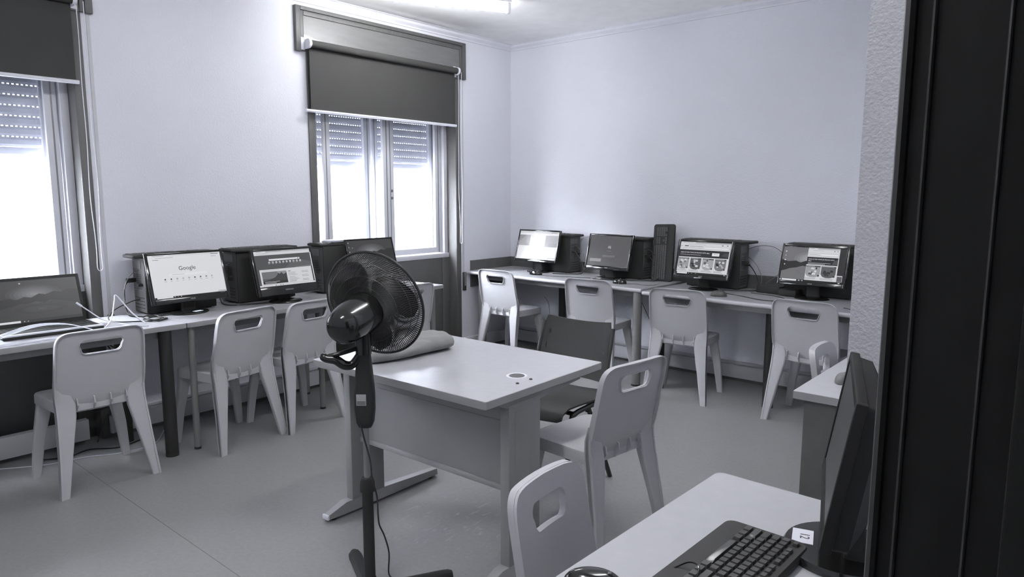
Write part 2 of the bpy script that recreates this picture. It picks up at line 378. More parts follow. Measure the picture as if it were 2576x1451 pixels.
# ------------------------------------------------------------------ roller blinds
def blind(y0, y1, zb, label):
    t = thing('roller_blind', label, 'blind', (0.0, y0, 0), 0, 'dark roller blinds over the windows'); w = y1-y0; X = 0.085
    m = MB(M['fabric']); m.cyl((X, 0.02, 2.505), (X, w-0.02, 2.505), 0.026, n=24); obj('roller_tube', m, t)
    m = MB(M['fabric']); m.b6(X-0.0262, X-0.0247, 0.03, w-0.022, zb, 2.505); obj('blind_fabric', m, t, 0)
    m = MB(M['white']); m.cyl((X-0.0255, -0.012, zb), (X-0.0255, w+0.012-0.02, zb), 0.011, n=16); obj('bottom_bar', m, t)
    for s, y in ((-1, 0.012), (1, w-0.012)):
        m = MB(M['white']); m.b6(0.036, X+0.012, y-0.002, y+0.002, 2.47, 2.535, 0.001); m.b6(0.033, 0.038, y-0.03 if s < 0 else y, y if s < 0 else y+0.03, 2.465, 2.55, 0.001)
        m.cyl((X, y-0.010, 2.505), (X, y+0.010, 2.505), 0.031, n=24); obj('bracket', m, t)
    # bead chain loop
    m = MB(M['cable']); yc = w+0.012
    zt, zbm = 2.50, 1.045
    pts = []
    for k in range(34):
        q = k/33; pts.append((X+0.004*sin(q*9), yc-0.014+0.006*sin(q*14+1)*q, zt+(zbm-zt)*q))
    pts += [(X, yc-0.006, zbm-0.022), (X, yc+0.006, zbm-0.030), (X, yc+0.018, zbm-0.018)]
    for k in range(34):
        q = 1-k/33; pts.append((X+0.004*sin(q*7+2), yc+0.022+0.007*sin(q*12)*q, zt+(zbm-zt)*q))
    m.tube(smooth(pts, 3), 0.0022, 6)
    obj('bead_chain', m, t)
    return t
blind(-2.295, -0.795, 2.045, 'dark roller blind over the window nearest the room corner')
blind(-5.29, -3.745, 2.068, 'dark roller blind cut off by the left edge, over the far left window')
# shutter strap winders
def strap(y, label):
    t = thing('shutter_strap', label, 'strap', (0, y, 0), 0)
    m = MB(M['trunk']); m.b6(0, 0.004, -0.009, 0.009, 0.70, 2.455); obj('strap', m, t)
    m = MB(M['dk']); m.b6(0, 0.022, -0.017, 0.017, 0.575, 0.745, 0.004); obj('winder_case', m, t)
    m = MB(M['label']); m.b6(0.0215, 0.024, -0.006, 0.006, 0.62, 0.744, 0.001); obj('winder_plate', m, t)
strap(-0.667, 'shutter strap and winder on the wall between window and corner desk')
strap(-3.665, 'shutter strap running down the wall right of the far left window')

# ------------------------------------------------------------------ ceiling lights
def tube_light(x, y, rz, label, mt, L=1.25):
    t = thing('ceiling_light', label, 'ceiling light', (x, y, ZC), rz, 'fluorescent ceiling lights')
    m = MB(M['white']); m.b6(-0.022, 0.022, -L/2, L/2, -0.035, 0, 0.004); obj('housing', m, t)
    for s in (-1, 1):
        m = MB(M['white']); m.box((0, s*(L/2-0.015), -0.070), (0.03, 0.025, 0.078), 0.004); obj('lamp_holder', m, t)
    m = MB(mt); m.cyl((0, -L/2+0.03, -0.092), (0, L/2-0.03, -0.092), 0.013, n=12); obj('fluorescent_tube', m, t)
EMT = emis('lit_fluorescent_tube', 250, 172.0, (0.985, 0.99, 1.0)); EMA = emis('dim_fluorescent_tube', 250, 112.0, (0.985, 0.99, 1.0))
tube_light(0.78, -1.80, -27, 'lit fluorescent batten on the ceiling near the window wall', EMA)
tube_light(3.1, -2.7, 0, 'fluorescent batten on the ceiling towards the east side', EMT)  # this and the next batten are added out of view to light the room
tube_light(3.0, -5.2, 0, 'fluorescent batten on the ceiling near the south wall', EMT)
# ------------------------------------------------------------------ moulded plastic chairs
def chair_back():
    m = MB(M['chair'])
    half = [(0.0, 0.805), (0.13, 0.803), (0.165, 0.797), (0.187, 0.782), (0.198, 0.758), (0.202, 0.72), (0.205, 0.62), (0.207, 0.54), (0.203, 0.49), (0.185, 0.452), (0.158, 0.418), (0.145, 0.405), (0.14, 0.385), (0.07, 0.383), (0, 0.383)]
    out = [(y, z) for y, z in half] + [(-y, z) for y, z in half[-2:0:-1]]
    cz = 0.722
    def cast(th):
        d = (sin(th), cos(th)); best = None
        for i in range(len(out)):
            a = out[i]; c = out[(i+1) % len(out)]
            ex, ez = c[0]-a[0], c[1]-a[1]; den = d[0]*ez-d[1]*ex
            if abs(den) < 1e-9: continue
            ax, az = a[0], a[1]-cz
            t = (ax*ez-az*ex)/den; u = (ax*d[1]-az*d[0])/den
            if t > 0 and -1e-6 <= u <= 1+1e-6 and (best is None or t < best): best = t
        return (d[0]*best, cz+d[1]*best)
    def slot(q, g=0.0):
        y, z = q; return (y+(g if y > 0 else -g)*min(1, abs(y)/0.07), cz+z+(g if z > 0 else -g)*min(1, abs(z)/0.02))
    P0 = []
    cnr = rrect(0.098, 0.034, 0.027, 6)
    for i in range(len(cnr)):
        p, q = cnr[i], cnr[(i+1) % len(cnr)]; P0.append(p); L = sqrt((p[0]-q[0])**2+(p[1]-q[1])**2); k = int(L/0.011)
        for s in range(1, k): P0.append((p[0]+(q[0]-p[0])*s/k, p[1]+(q[1]-p[1])*s/k))
    P0 = [(y*(1-0.08*(z < 0)), z) for y, z in P0][::-1]
    n = len(P0)
    def X(y, z):
        t = (z-0.45)/0.355
        x = -0.128-0.075*max(t, 0)**0.9 if t > 0 else -0.128+0.9*t*t*0.8+(-t)*0.05
        return x-0.016*(1-min(1, (y/0.2)**2))
    ths = P0
    O = [cast(atan2(y, z)) for y, z in ths]
    fr, bk = [], []
    K = 9
    for j in range(K+1):
        q = j/K; q2 = q**1.3
        ra, rb = [], []
        for i, t in enumerate(ths):
            I = slot(t); y = I[0]+(O[i][0]-I[0])*q2; z = I[1]+(O[i][1]-I[1])*q2
            x = X(y, z); th = 0.0045
            ra.append((x+th, y, z)); rb.append((x-th, y, z))
        fr.append(ra); bk.append(rb)
    V = [[m.v(p) for p in r] for r in fr]; B = [[m.v(p) for p in r] for r in bk]
    for j in range(K):
        for i in range(n):
            k = (i+1) % n
            m.f([V[j][i], V[j][k], V[j+1][k], V[j+1][i]]); m.f([B[j][i], B[j+1][i], B[j+1][k], B[j][k]])
    for i in range(n):
        k = (i+1) % n
        m.f([V[0][i], B[0][i], B[0][k], V[0][k]]); m.f([V[K][i], V[K][k], B[K][k], B[K][i]])
    # raised flange round the shell and the hand slot
    def band(P2, dep, ins, closed):
        rows = []
        for y, z in P2:
            x = X(y, z)-0.003; sc = 1-ins/max(0.05, sqrt(y*y+(z-cz)**2))
            yi, zi = y*sc, cz+(z-cz)*sc
            rows.append([(x, y, z), (x-dep, y, z), (x-dep, yi, zi), (x, yi, zi)])
        m.loft(rows, cap=not closed, closed=closed)
    band([slot(t, 0.0040) for t in ths], 0.011, 0.0035, True)
    edge = [(y, z) for y, z in half[:12]]
    edge = [(-y, z) for y, z in edge[::-1]]+edge[1:]
    ev = [(p.x, p.y) for p in smooth([(y, z, 0) for y, z in edge], 3)]
    band(ev, 0.017, 0.006, False)
    # small strengthening ribs under the shell
    for y in (-0.115, -0.04, 0.035, 0.11):
        pts = [(0.0, 0.0), (-0.020, 0.012), (-0.024, 0.045), (-0.010, 0.075), (0.0, 0.08)]
        a = []; 
        for s in (-0.0028, 0.0028): a.append([(X(y, 0.385+pz)-0.003+px, y+s, 0.385+pz) for px, pz in pts])
        m.loft(a)
    return m
def chair_seat():
    m = MB(M['chair'])
    base = []
    for y, x in rrect(0.205, 0.175, 0.05, 5): base.append((x, y))
    def ring(s, z, dz=0.0): return [(0.035+x*s if True else 0, y*s*(1-0.05*(x < 0)), z+dz) for x, y in base]
    rings = [ring(0.02, 0.437), ring(0.4, 0.438), ring(0.75, 0.443), ring(0.93, 0.449), ring(0.985, 0.447), ring(1.0, 0.440), ring(1.004, 0.398), ring(0.98, 0.397), ring(0.965, 0.430), ring(0.5, 0.428), ring(0.02, 0.427)]
    m.loft(rings); return m
def chair_leg(front, s):
    m = MB(M['chair'])
    if front: st = [(0.44, 0.170, 0.155, 0.022, 0.034), (0.38, 0.178, 0.162, 0.020, 0.034), (0.2, 0.188, 0.196, 0.016, 0.027), (0.0, 0.200, 0.218, 0.013, 0.020)]
    else: st = [(0.56, -0.150, 0.185, 0.007, 0.020), (0.50, -0.137, 0.172, 0.012, 0.034), (0.44, -0.138, 0.160, 0.016, 0.044), (0.38, -0.146, 0.162, 0.018, 0.043), (0.2, -0.178, 0.186, 0.016, 0.030), (0.0, -0.208, 0.212, 0.014, 0.019)]
    rings = []
    for z, x, y, hx, hy in st:
        r = rrect(hx, hy, min(hx, hy)*0.45, 3); rings.append([(x+a, s*(y)+c, z) for a, c in r])
    m.loft(rings)
    # outer flange
    if not front:
        m.loft([[(x+a, s*(y+hy-0.004)+c, z) for a, c in ((-hx-0.004, -0.004), (hx, -0.004), (hx, 0.004), (-hx-0.004, 0.004))] for z, x, y, hx, hy in st])
    return m
def plastic_chair(label, x, y, rz, group):
    t = thing('plastic_chair', label, 'chair', (x, y, 0), rz, group)
    obj('seat', chair_seat(), t, 50); obj('backrest', chair_back(), t, 40)
    for f in (True, False):
        for s in (-1, 1): obj('leg', chair_leg(f, s), t, 40)
    return t
def rear(cx, cy, deg, off=0.208):     # centre of the rear feet -> chair origin
    a = R(deg); return cx+off*cos(a), cy+off*sin(a)
G1, G2 = 'grey plastic chairs along the window desks', 'grey plastic chairs along the back desks'
x, y = rear(0.778, -3.985, 180)
ch = plastic_chair('grey plastic chair nearest the left edge, in front of the open laptop', x, y, 180, G1)
spec = [(0.775, -3.215, 190, 'grey plastic chair in front of the monitor showing the search page', G1),
        (0.765, -2.765, 186, 'grey plastic chair touching the fan on its left, before the news page monitor', G1),
        (0.66, -1.86, 180, 'grey plastic chair mostly hidden behind the fan grille at the window desk end', G1),
        (0.461, -0.745, 90, 'brightly lit grey plastic chair nearest the room corner', G2),
        (1.440, -0.765, 97, 'grey plastic chair at the back desks, behind the black visitor chair', G2),
        (2.235, -0.835, 99, 'grey plastic chair in front of the back monitor with four product pictures', G2),
        (3.085, -0.815, 87, 'grey plastic chair at the right end of the back desks', G2),
        (3.105, -2.86, 173, 'grey plastic chair pushed under the right side of the teacher desk', 'grey plastic chairs around the near desks'),
        (3.53, -3.99, 5, 'grey plastic chair in the foreground, pushed under the desk with the keyboard', 'grey plastic chairs around the near desks'),
        (3.575, -2.08, 0, 'grey plastic chair behind the small side desk on the right', 'grey plastic chairs around the near desks')]
for cx, cy, dg, lb, g in spec:
    x, y = rear(cx, cy, dg); c = dup(ch, (x, y, 0), dg, lb, g)
    if cx > 3.3: c.scale = (1, 0.73, 1)          # the two narrower chairs

# ------------------------------------------------------------------ desks
def slab(m, w, d, z, th=0.028, r=0.012, rnd=0.0, edge=None):
    # rounded-corner top; x in [-w/2,w/2], y in [0,d] (front at y=0)
    P = [(x, y+d/2) for x, y in rrect(w/2, d/2, r, 4)]
    P2 = [(x*(1-0.003), (y-d/2)*(1-0.003)+d/2) for x, y in P]
    m.m(M['desk']); m.loft([[(x, y, z-0.002) for x, y in P2], [(x, y, z) for x, y in P2]])
    m.m(edge or M['deskedge']); m.loft([[(x, y, z-th) for x, y in P2], [(x, y, z-th+0.002) for x, y in P], [(x, y, z-0.0015) for x, y in P], [(x, y, z-0.0005) for x, y in P2]])
def leg_tube(x, y, h, r, mt, foot=True):
    m = MB(mt); m.cyl((x, y, 0.012), (x, y, h), r, n=20)
    if foot: m.m(M['blk']); m.cyl((x, y, 0), (x, y, 0.014), r*1.04, n=20)
    return m
def desk(label, x, y, rz, w, d, z, legs, group=None, rnd_front=False):
    t = thing('computer_desk', label, 'desk', (x, y, 0), rz, group)
    m = MB(M['desk'])
    slab(m, w, d, z)
    if rnd_front:
        m.m(M['desk']); m.tube([(-w/2+0.004, 0.002, z-0.0145), (w/2-0.004, 0.002, z-0.0145)], 0.0146, 14)
    obj('desktop', m, t)
    m = MB(M['deskmetal']); m.b6(-w/2+0.06, w/2-0.06, 0.08, 0.10, z-0.075, z-0.028); m.b6(-w/2+0.06, w/2-0.06, d-0.10, d-0.08, z-0.075, z-0.028); obj('under_frame', m, t)
    for lx, ly, r, mt in legs: obj('leg', leg_tube(lx, ly, z-0.028, r, mt), t)
    return t
# window row (front edges face +x): local x -> world -y reversed, so rz = 90
GW = 'computer desks under the windows'
def wdesk(label, ya, yb, xa, xb, legs):
    w = sqrt((yb-ya)**2+(xb-xa)**2); a = math.degrees(atan2(yb-ya, xb-xa))
    return desk(label, (xa+xb)/2, (ya+yb)/2, a, w, 0.56, 0.745, legs, GW)
wdesk('computer desk under the far left window with laptop and white cables', -4.95, -3.503, 0.640, 0.640, [(0.62, 0.05, 0.034, M['legblk']), (0.55, 0.49, 0.034, M['legblk']), (-0.66, 0.05, 0.034, M['legblk'])])
wdesk('middle window desk carrying the search page monitor and the news page monitor', -3.497, -2.47, 0.640, 0.590, [(-0.478, 0.045, 0.019, M['leggry']), (0.44, 0.10, 0.019, M['leggry']), (0.30, 0.5, 0.019, M['leggry'])])
wdesk('window desk end seen behind and right of the fan grille', -2.465, -1.417, 0.583, 0.520, [(0.45, 0.06, 0.024, M['leggry']), (-0.45, 0.48, 0.024, M['leggry'])])
GB = 'computer desks along the back wall'
desk('corner desk against the back wall with two monitors', 0.942, -0.655, -1.8, 1.86, 0.61, 0.754, [(-0.80, 0.06, 0.034, M['leggry']), (0.875, 0.0-0.0+0.035, 0.034, M['leggry']), (-0.21, 0.50, 0.034, M['legblk'])], GB, True)
desk('desk against the back wall right of the upright keyboard', 2.895, -0.735-0.03, -1.6, 1.98, 0.68, 0.748, [(-0.915, 0.15, 0.034, M['legblk']), (-0.11, 0.225, 0.036, M['legblk'])], GB, True)

# teacher desk in the middle of the room
td = thing('teacher_desk', 'pale teacher desk in the middle of the room with a folded cloth on it', 'desk', (2.404, -3.530, 0), 1.3)
m = MB(M['desk']); slab(m, 1.0, 0.752, 0.745, 0.030, 0.008)
m.m(M['white']); m.lathe([(0.030, 0.745), (0.038, 0.7475), (0.042, 0.7455), (0.042, 0.744)], 32, TR(0.36, 0.345, 0), cap=False)
m.m(M['dk']); m.cyl((0.36, 0.345, 0.7452), (0.36, 0.345, 0.7462), 0.031, n=32)
for sx, sy in ((0.435, 0.255), (0.437, 0.335)): m.m(M['ink']); m.lathe([(0.0065, 0.745), (0.0062, 0.748), (0.003, 0.750)], 12, TR(sx, sy, 0))
obj('desktop', m, td)
m = MB(M['modesty']); m.b6(-0.47, 0.46, 0.215, 0.235, 0.345, 0.712, 0.002); m.b6(-0.47, 0.46, 0.208, 0.240, 0.325, 0.348, 0.004); m.b6(-0.47, 0.46, 0.212, 0.216, 0.60, 0.602); obj('modesty_panel', m, td)
for sx in (-0.475, 0.455):
    m = MB(M['deskmetal'])
    m.b6(sx-0.022, sx+0.022, 0.155, 0.345, 0.06, 0.69, 0.004)
    m.b6(sx+(0.020 if sx > 0 else -0.024), sx+(0.024 if sx > 0 else -0.020), 0.19, 0.27, 0.12, 0.66, 0.001)
    obj('leg_column', m, td)
    m = MB(M['deskmetal']); m.loft([[(sx-0.02, y, z0), (sx+0.02, y, z0), (sx+0.02, y, 0.714), (sx-0.02, y, 0.714)] for y, z0 in ((0.10, 0.700), (0.16, 0.675), (0.345, 0.675), (0.62, 0.695))]); obj('top_arm', m, td)
    m = MB(M['footmetal']); m.loft([[(sx-hw, y, 0.012), (sx+hw, y, 0.012), (sx+hw*0.8, y, z1), (sx-hw*0.8, y, z1)] for y, z1, hw in ((0.025, 0.030, 0.020), (0.12, 0.062, 0.026), (0.34, 0.062, 0.026), (0.70, 0.040, 0.022))])
    m.m(M['white']); m.b6(sx-0.021, sx+0.021, 0.017, 0.027, 0.010, 0.033, 0.003); m.m(M['blk']); m.cyl((sx, 0.06, 0), (sx, 0.06, 0.014), 0.014, n=14); m.cyl((sx, 0.66, 0), (sx, 0.66, 0.014), 0.014, n=14)
    obj('foot_rail', m, td)

# near right desks
fd = thing('computer_desk', 'pale desk in the lower right corner carrying the keyboard and monitor', 'desk', (3.755, -4.08, 0), 90-1.5, 'pale desks on the right side')
# local x -> +y, local y -> -x ; use mirrored coordinates
m = MB(M['desk']); m.T = RZ(180) @ TR(0, 0, 0); slab(m, 1.02, 0.615, 0.745, 0.030, 0.018); m.T = Matrix.Identity(4); obj('desktop', m, fd)
m = MB(M['modesty']); m.b6(-0.45, 0.45, -0.60, -0.58, 0.35, 0.712, 0.002); obj('modesty_panel', m, fd)
for sx in (-0.46, 0.46):
    m = MB(M['deskmetal']); m.b6(sx-0.02, sx+0.02, -0.45, -0.27, 0.05, 0.714, 0.003); m.b6(sx-0.025, sx+0.025, -0.60, -0.08, 0.0, 0.05, 0.006); obj('leg_column', m, fd)
sd = thing('computer_desk', 'small pale side desk behind the near monitor on the right', 'desk', (3.655, -2.11, 0), 90, 'pale desks on the right side')
m = MB(M['desk']); m.T = RZ(180); slab(m, 1.14, 0.735, 0.745, 0.030, 0.004); m.T = Matrix.Identity(4); obj('desktop', m, sd)
for sx in (-0.53, 0.53):
    m = MB(M['board']); m.b6(sx-0.02, sx+0.02, -0.20, -0.035, 0.0, 0.714, 0.003); m.b6(sx-0.008, sx+0.008, -0.62, -0.30, 0.30, 0.714); obj('leg_column', m, sd)

# ------------------------------------------------------------------ visitor chair (dark shell, black frame)
vc = thing('visitor_chair', 'dark visitor chair with curved slotted back behind the teacher desk', 'chair', (2.385, -2.46, 0), 2)
# faces -y; origin below the seat centre
m = MB(M['vischair']); ny, nz = 18, 12; F, Bk = [], []
UU = [-1, -0.90, -0.80, -0.775, -0.65, -0.52, -0.39, -0.26, -0.13, 0, 0.13, 0.26, 0.39, 0.52, 0.65, 0.775, 0.80, 0.90, 1]
for j in range(nz+1):
    z = 0.505+0.295*j/nz
    hw = 0.236-0.040*(j/nz)**2
    if j < 3: hw -= 0.02*(3-j)/3
    ra, rb = [], []
    for i in range(ny+1):
        u = UU[i]; x = u*hw
        y = 0.145+0.10*((z-0.5)/0.3)+0.030*(1-u*u); zz = z-(0.016*(1-u*u) if j == nz else 0)-(0.006*(1-u*u) if j == nz-1 else 0)
        ra.append(m.v((x, y-0.004, zz))); rb.append(m.v((x, y+0.004, zz)))
    F.append(ra); Bk.append(rb)
for j in range(nz):
    for i in range(ny):
        if i in (2, 15) and j in (2, 5, 8): continue
        m.f([F[j][i], F[j][i+1], F[j+1][i+1], F[j+1][i]]); m.f([Bk[j][i], Bk[j+1][i], Bk[j+1][i+1], Bk[j][i+1]])
for i in range(ny):
    m.f([F[0][i], Bk[0][i], Bk[0][i+1], F[0][i+1]]); m.f([F[nz][i], F[nz][i+1], Bk[nz][i+1], Bk[nz][i]])
for j in range(nz):
    m.f([F[j][0], F[j+1][0], Bk[j+1][0], Bk[j][0]]); m.f([F[j][ny], Bk[j][ny], Bk[j+1][ny], F[j+1][ny]])
obj('backrest', m, vc, 60)
m = MB(M['vischair'])
def svr(x0):  # seat section along y
    return [(-0.250, 0.395), (-0.235, 0.425), (-0.19, 0.443), (-0.08, 0.440), (0.06, 0.432), (0.15, 0.437), (0.19, 0.448)]
rings = []
for i in range(13):
    u = -1+i/6; x = u*0.232; dz = 0.012*u*u
    s = svr(x); rings.append([(x, y, z+dz) for y, z in s]+[(x, y, z+dz-0.008) for y, z in s[::-1]])
m.loft(rings); obj('seat', m, vc, 60)
for s in (-1, 1):
    m = MB(M['blk']); m.tube(smooth([(s*0.245, -0.235, 0.0), (s*0.225, -0.16, 0.36), (s*0.222, -0.12, 0.41), (s*0.222, 0.0, 0.418), (s*0.222, 0.10, 0.43), (s*0.222, 0.155, 0.52), (s*0.214, 0.235, 0.77)], 5), 0.0125, 10); obj('frame_tube', m, vc)
    m = MB(M['blk']); m.tube([(s*0.222, 0.00, 0.41), (s*0.238, 0.195, 0.0)], 0.0125, 10); m.cyl((s*0.222, -0.02, 0.405), (s*0.247, -0.02, 0.405), 0.010, n=12); obj('leg', m, vc)
m = MB(M['blk']); m.tube([(-0.222, -0.11, 0.405), (0.222, -0.11, 0.405)], 0.011, 10); m.tube([(-0.222, 0.08, 0.41), (0.222, 0.08, 0.41)], 0.011, 10); obj('cross_bar', m, vc)

# ------------------------------------------------------------------ pedestal fan
fan = thing('pedestal_fan', 'black pedestal fan with round mesh grille in front of the teacher desk', 'fan', (2.535, -3.748, 0), 0)
for a in (64, 154, 244, 334):
    m = MB(M['blkm']); m.T = RZ(a)
    r0 = [(x, z) for x, z in ((-0.026, 0.0), (0.026, 0.0), (0.026, 0.010), (0.016, 0.022), (0, 0.026), (-0.016, 0.022), (-0.026, 0.010))]
    m.loft([[(d, x*k, z*h) for x, z in r0] for d, k, h in ((0.0, 0.9, 1.3), (0.06, 0.9, 1.3), (0.28, 1.0, 1.0), (0.302, 0.9, 0.95), (0.315, 0.55, 0.8))]); obj('foot', m, fan)
m = MB(M['blkm']); m.lathe([(0.045, 0.0), (0.045, 0.03), (0.030, 0.045), (0.0205, 0.07), (0.0195, 0.42)], 28); obj('lower_pole', m, fan)
m = MB(M['blkm']); m.lathe([(0.0195, 0.395), (0.027, 0.398), (0.026, 0.43), (0.020, 0.447), (0.012, 0.449)], 28); obj('height_collar', m, fan)
m = MB(M['steel']); m.cyl((0, 0, 0.40), (0, 0, 0.66), 0.0110, n=20); obj('upper_pole', m, fan)
ax = Vector((sin(R(-20))*cos(R(14)), cos(R(-20))*cos(R(14)), sin(R(14)))); sdv = Vector((0.76, 0.649, 0))
AX = ax.to_track_quat('Z', 'Y').to_matrix().to_4x4()
HC = Vector((-0.008, -0.015, 1.035))         # motor centre, local
GC = HC+ax*0.115                            # grille ring centre
# control column body
m = MB(M['blkm']); m.T = RZ(atan2(sdv.y, sdv.x)*180/pi)
rings = []
for z, hw, hd in ((0.633, 0.010, 0.010), (0.637, 0.022, 0.018), (0.655, 0.030, 0.024), (0.70, 0.0345, 0.028), (0.76, 0.0345, 0.028), (0.84, 0.0285, 0.025), (0.90, 0.023, 0.022), (0.96, 0.0195, 0.022), (1.0, 0.020, 0.025)):
    rings.append([(x, y, z) for x, y in rrect(hw, hd, min(hw, hd)*0.55, 4)])
m.loft(rings)
cb = obj('control_column', m, fan, 50)
m = MB(M['label']); m.T = RZ(atan2(sdv.y, sdv.x)*180/pi); m.b6(-0.024, 0.010, -0.0295, -0.0275, 0.722, 0.762); m.m(M['mid']); m.b6(-0.022, 0.008, -0.030, -0.029, 0.724, 0.738); obj('rating_label', m, cb).__setitem__('label', 'silver rating sticker')
m = MB(M['blkg']); m.T = TR(*HC) @ AX
m.lathe([(0.004, -0.130), (0.028, -0.128), (0.046, -0.120), (0.057, -0.104), (0.064, -0.080), (0.069, -0.045), (0.074, 0.0), (0.074, 0.035), (0.068, 0.062), (0.050, 0.078), (0.020, 0.082)], 36)
obj('motor_housing', m, fan, 60)
m = MB(M['blkg']); m.T = RZ(40); m.tube(smooth([(0, 0, 0.985), (0, 0.0, 0.93), (0, 0, 0.90)], 3), 0.028, 16); obj('tilt_joint', m, fan)
# curved carrying handle at the neck
m = MB(M['blkg'])
S_ = lambda l, z, d=0.0: tuple(sdv*l+Vector((0.649, -0.76, 0))*d+Vector((0, 0, z)))
pa = smooth([S_(-0.012, 0.900, 0.01), S_(-0.035, 0.868, 0.02), S_(-0.062, 0.866, 0.025), S_(-0.090, 0.885, 0.03), S_(-0.125, 0.892, 0.03), S_(-0.142, 0.905, 0.03)], 6)
m.tube(pa, [0.013+0.004*sin(pi*i/(len(pa)-1)) for i in range(len(pa)-4)]+[0.013, 0.011, 0.008, 0.004], 12)
pb = smooth([S_(-0.012, 0.925, 0.01), S_(-0.05, 0.914, 0.02), S_(-0.085, 0.905, 0.028), S_(-0.115, 0.899, 0.03)], 6)
m.tube(pb, 0.008, 10); obj('handle', m, fan, 60)
# grille: rings and wires
RG = 0.196
m = MB(M['blk']); m.T = TR(*GC) @ AX; m.tube([(RG*cos(2*pi*k/64), RG*sin(2*pi*k/64), 0) for k in range(64)], 0.0050, 8, closed=True); obj('guard_ring', m, fan)
def grille(sgn, depth, r_in, nm, tw):
    m = MB(M['wire']); m.T = TR(*GC) @ AX; nw = 140
    for k in range(nw):
        a0 = 2*pi*k/nw; pts = []
        for j in range(8):
            q = j/7; r = r_in+(RG-r_in)*q
            a = a0+tw*(1-q)**1.2; z = sgn*depth*(1-q**2.6)
            pts.append((r*cos(a), r*sin(a), z))
        m.tube(pts, 0.00140, 3, cap=False)
    for rr in (0.165, 0.125, 0.09):
        z = sgn*depth*(1-((rr-r_in)/(RG-r_in))**2.6); m.tube([(rr*cos(2*pi*k/48), rr*sin(2*pi*k/48), z) for k in range(48)], 0.0013, 4, closed=True)
    if sgn > 0: m.m(M['blk']); m.lathe([(0.002, depth+0.006), (r_in*0.9, depth+0.006), (r_in+0.003, depth-0.002), (r_in+0.003, depth-0.008)], 32)
    else: m.m(M['blk']); m.tube([(r_in*cos(2*pi*k/40), r_in*sin(2*pi*k/40), sgn*depth) for k in range(40)], 0.003, 6, closed=True)
    return obj(nm, m, fan, 60)
grille(1, 0.062, 0.042, 'front_grille', 0.75); grille(-1, 0.062, 0.070, 'back_grille', -0.75)
m = MB(M['blkg']); m.T = TR(*GC) @ AX; m.lathe([(0.002, 0.045), (0.020, 0.042), (0.034, 0.02), (0.036, -0.03), (0.012, -0.032)], 28); obj('hub', m, fan)
for k in range(3):
    m = MB(M['blade']); m.T = TR(*GC) @ AX @ RZ(25+120*k); F, Bk = [], []
    for i in range(10):
        q = i/9; r = 0.03+0.145*q; hw = R(26+22*sin(pi*min(1, q*0.9+0.1)))*(0.7 if q > 0.95 else 1); ra, rb = [], []
        for j in range(9):
            u = -1+j/4; a = u*hw+0.35*q; z = 0.022*u*(1-0.3*q)-0.012*u*u
            ra.append(m.v((r*cos(a), r*sin(a), z+0.001))); rb.append(m.v((r*cos(a), r*sin(a), z-0.001)))
        F.append(ra); Bk.append(rb)
    for i in range(9):
        for j in range(8): m.f([F[i][j], F[i][j+1], F[i+1][j+1], F[i+1][j]]); m.f([Bk[i][j], Bk[i+1][j], Bk[i+1][j+1], Bk[i][j+1]])
    for j in range(8): m.f([F[9][j], F[9][j+1], Bk[9][j+1], Bk[9][j]])
    for i in range(9): m.f([F[i][0], F[i+1][0], Bk[i+1][0], Bk[i][0]]); m.f([F[i][8], Bk[i][8], Bk[i+1][8], F[i+1][8]])
    obj('blade', m, fan, 60)
def SP(px, z, pole=928): 
    return sdv*((px-pole)/1757.0*2.42)+Vector((0.649, -0.76, 0))*0.02+Vector((0, 0, z))
m = MB(M['blk']); m.tube(smooth([SP(918, 0.655), SP(926, 0.60), SP(940, 0.52), SP(944, 0.45), SP(955, 0.385), SP(957, 0.31), SP(960, 0.275), SP(972, 0.235), SP(983, 0.17), SP(981, 0.09), Vector((0.03, 0.09, 0.02)), Vector((0.0, 0.05, 0.006)), Vector((-0.20, -0.06, 0.006)), Vector((-0.45, -0.5, 0.006))], 5), 0.0030, 8); obj('power_cord', m, fan)

# ------------------------------------------------------------------ folded cloth on the teacher desk
m = MB(M['cloth']); n = 28; rings = []
from mathutils import noise as NZ
axd = Vector((-0.04, 0.52, 0)).normalized(); pdv = Vector((axd.y, -axd.x, 0))
for i in range(19):
    q = i/18; c = Vector((2.14, -3.44, 0))+Vector((-0.01, 0.455, 0))*q
    hw = (0.090+0.028*q)*(sin(pi*min(0.5, 0.06+q*1.6))**0.5)*(1 if q < 0.93 else (1-(q-0.93)/0.07*0.55))
    hh = (0.024+0.014*q)*(1 if 0.04 < q < 0.95 else 0.55); ring = []
    for j in range(n):
        a = 2*pi*j/n; ca, sa = cos(a), sin(a)
        u = abs(ca)**0.8*(1 if ca > 0 else -1)*hw; z = (abs(sa)**0.75*(1 if sa > 0 else -1)*hh)
        p = c+pdv*u+Vector((0, 0, 0.7462+hh+max(-hh, z)))
        d = NZ.noise(p*16)*0.012+NZ.noise(p*38)*0.005
        if z > -hh*0.5: p += Vector((0, 0, d))+pdv*(d*ca)
        ring.append(p)
    rings.append(ring)
m.loft(rings); m.tube(smooth([(2.21, -3.20, 0.805), (2.17, -3.06, 0.835), (2.05, -2.95, 0.842), (2.00, -2.93, 0.81)], 5), [0.012]*16, 8) if False else None
tag(obj('folded_cloth', m, None, 60), 'folded grey cloth lying on the teacher desk behind the fan', 'cloth')
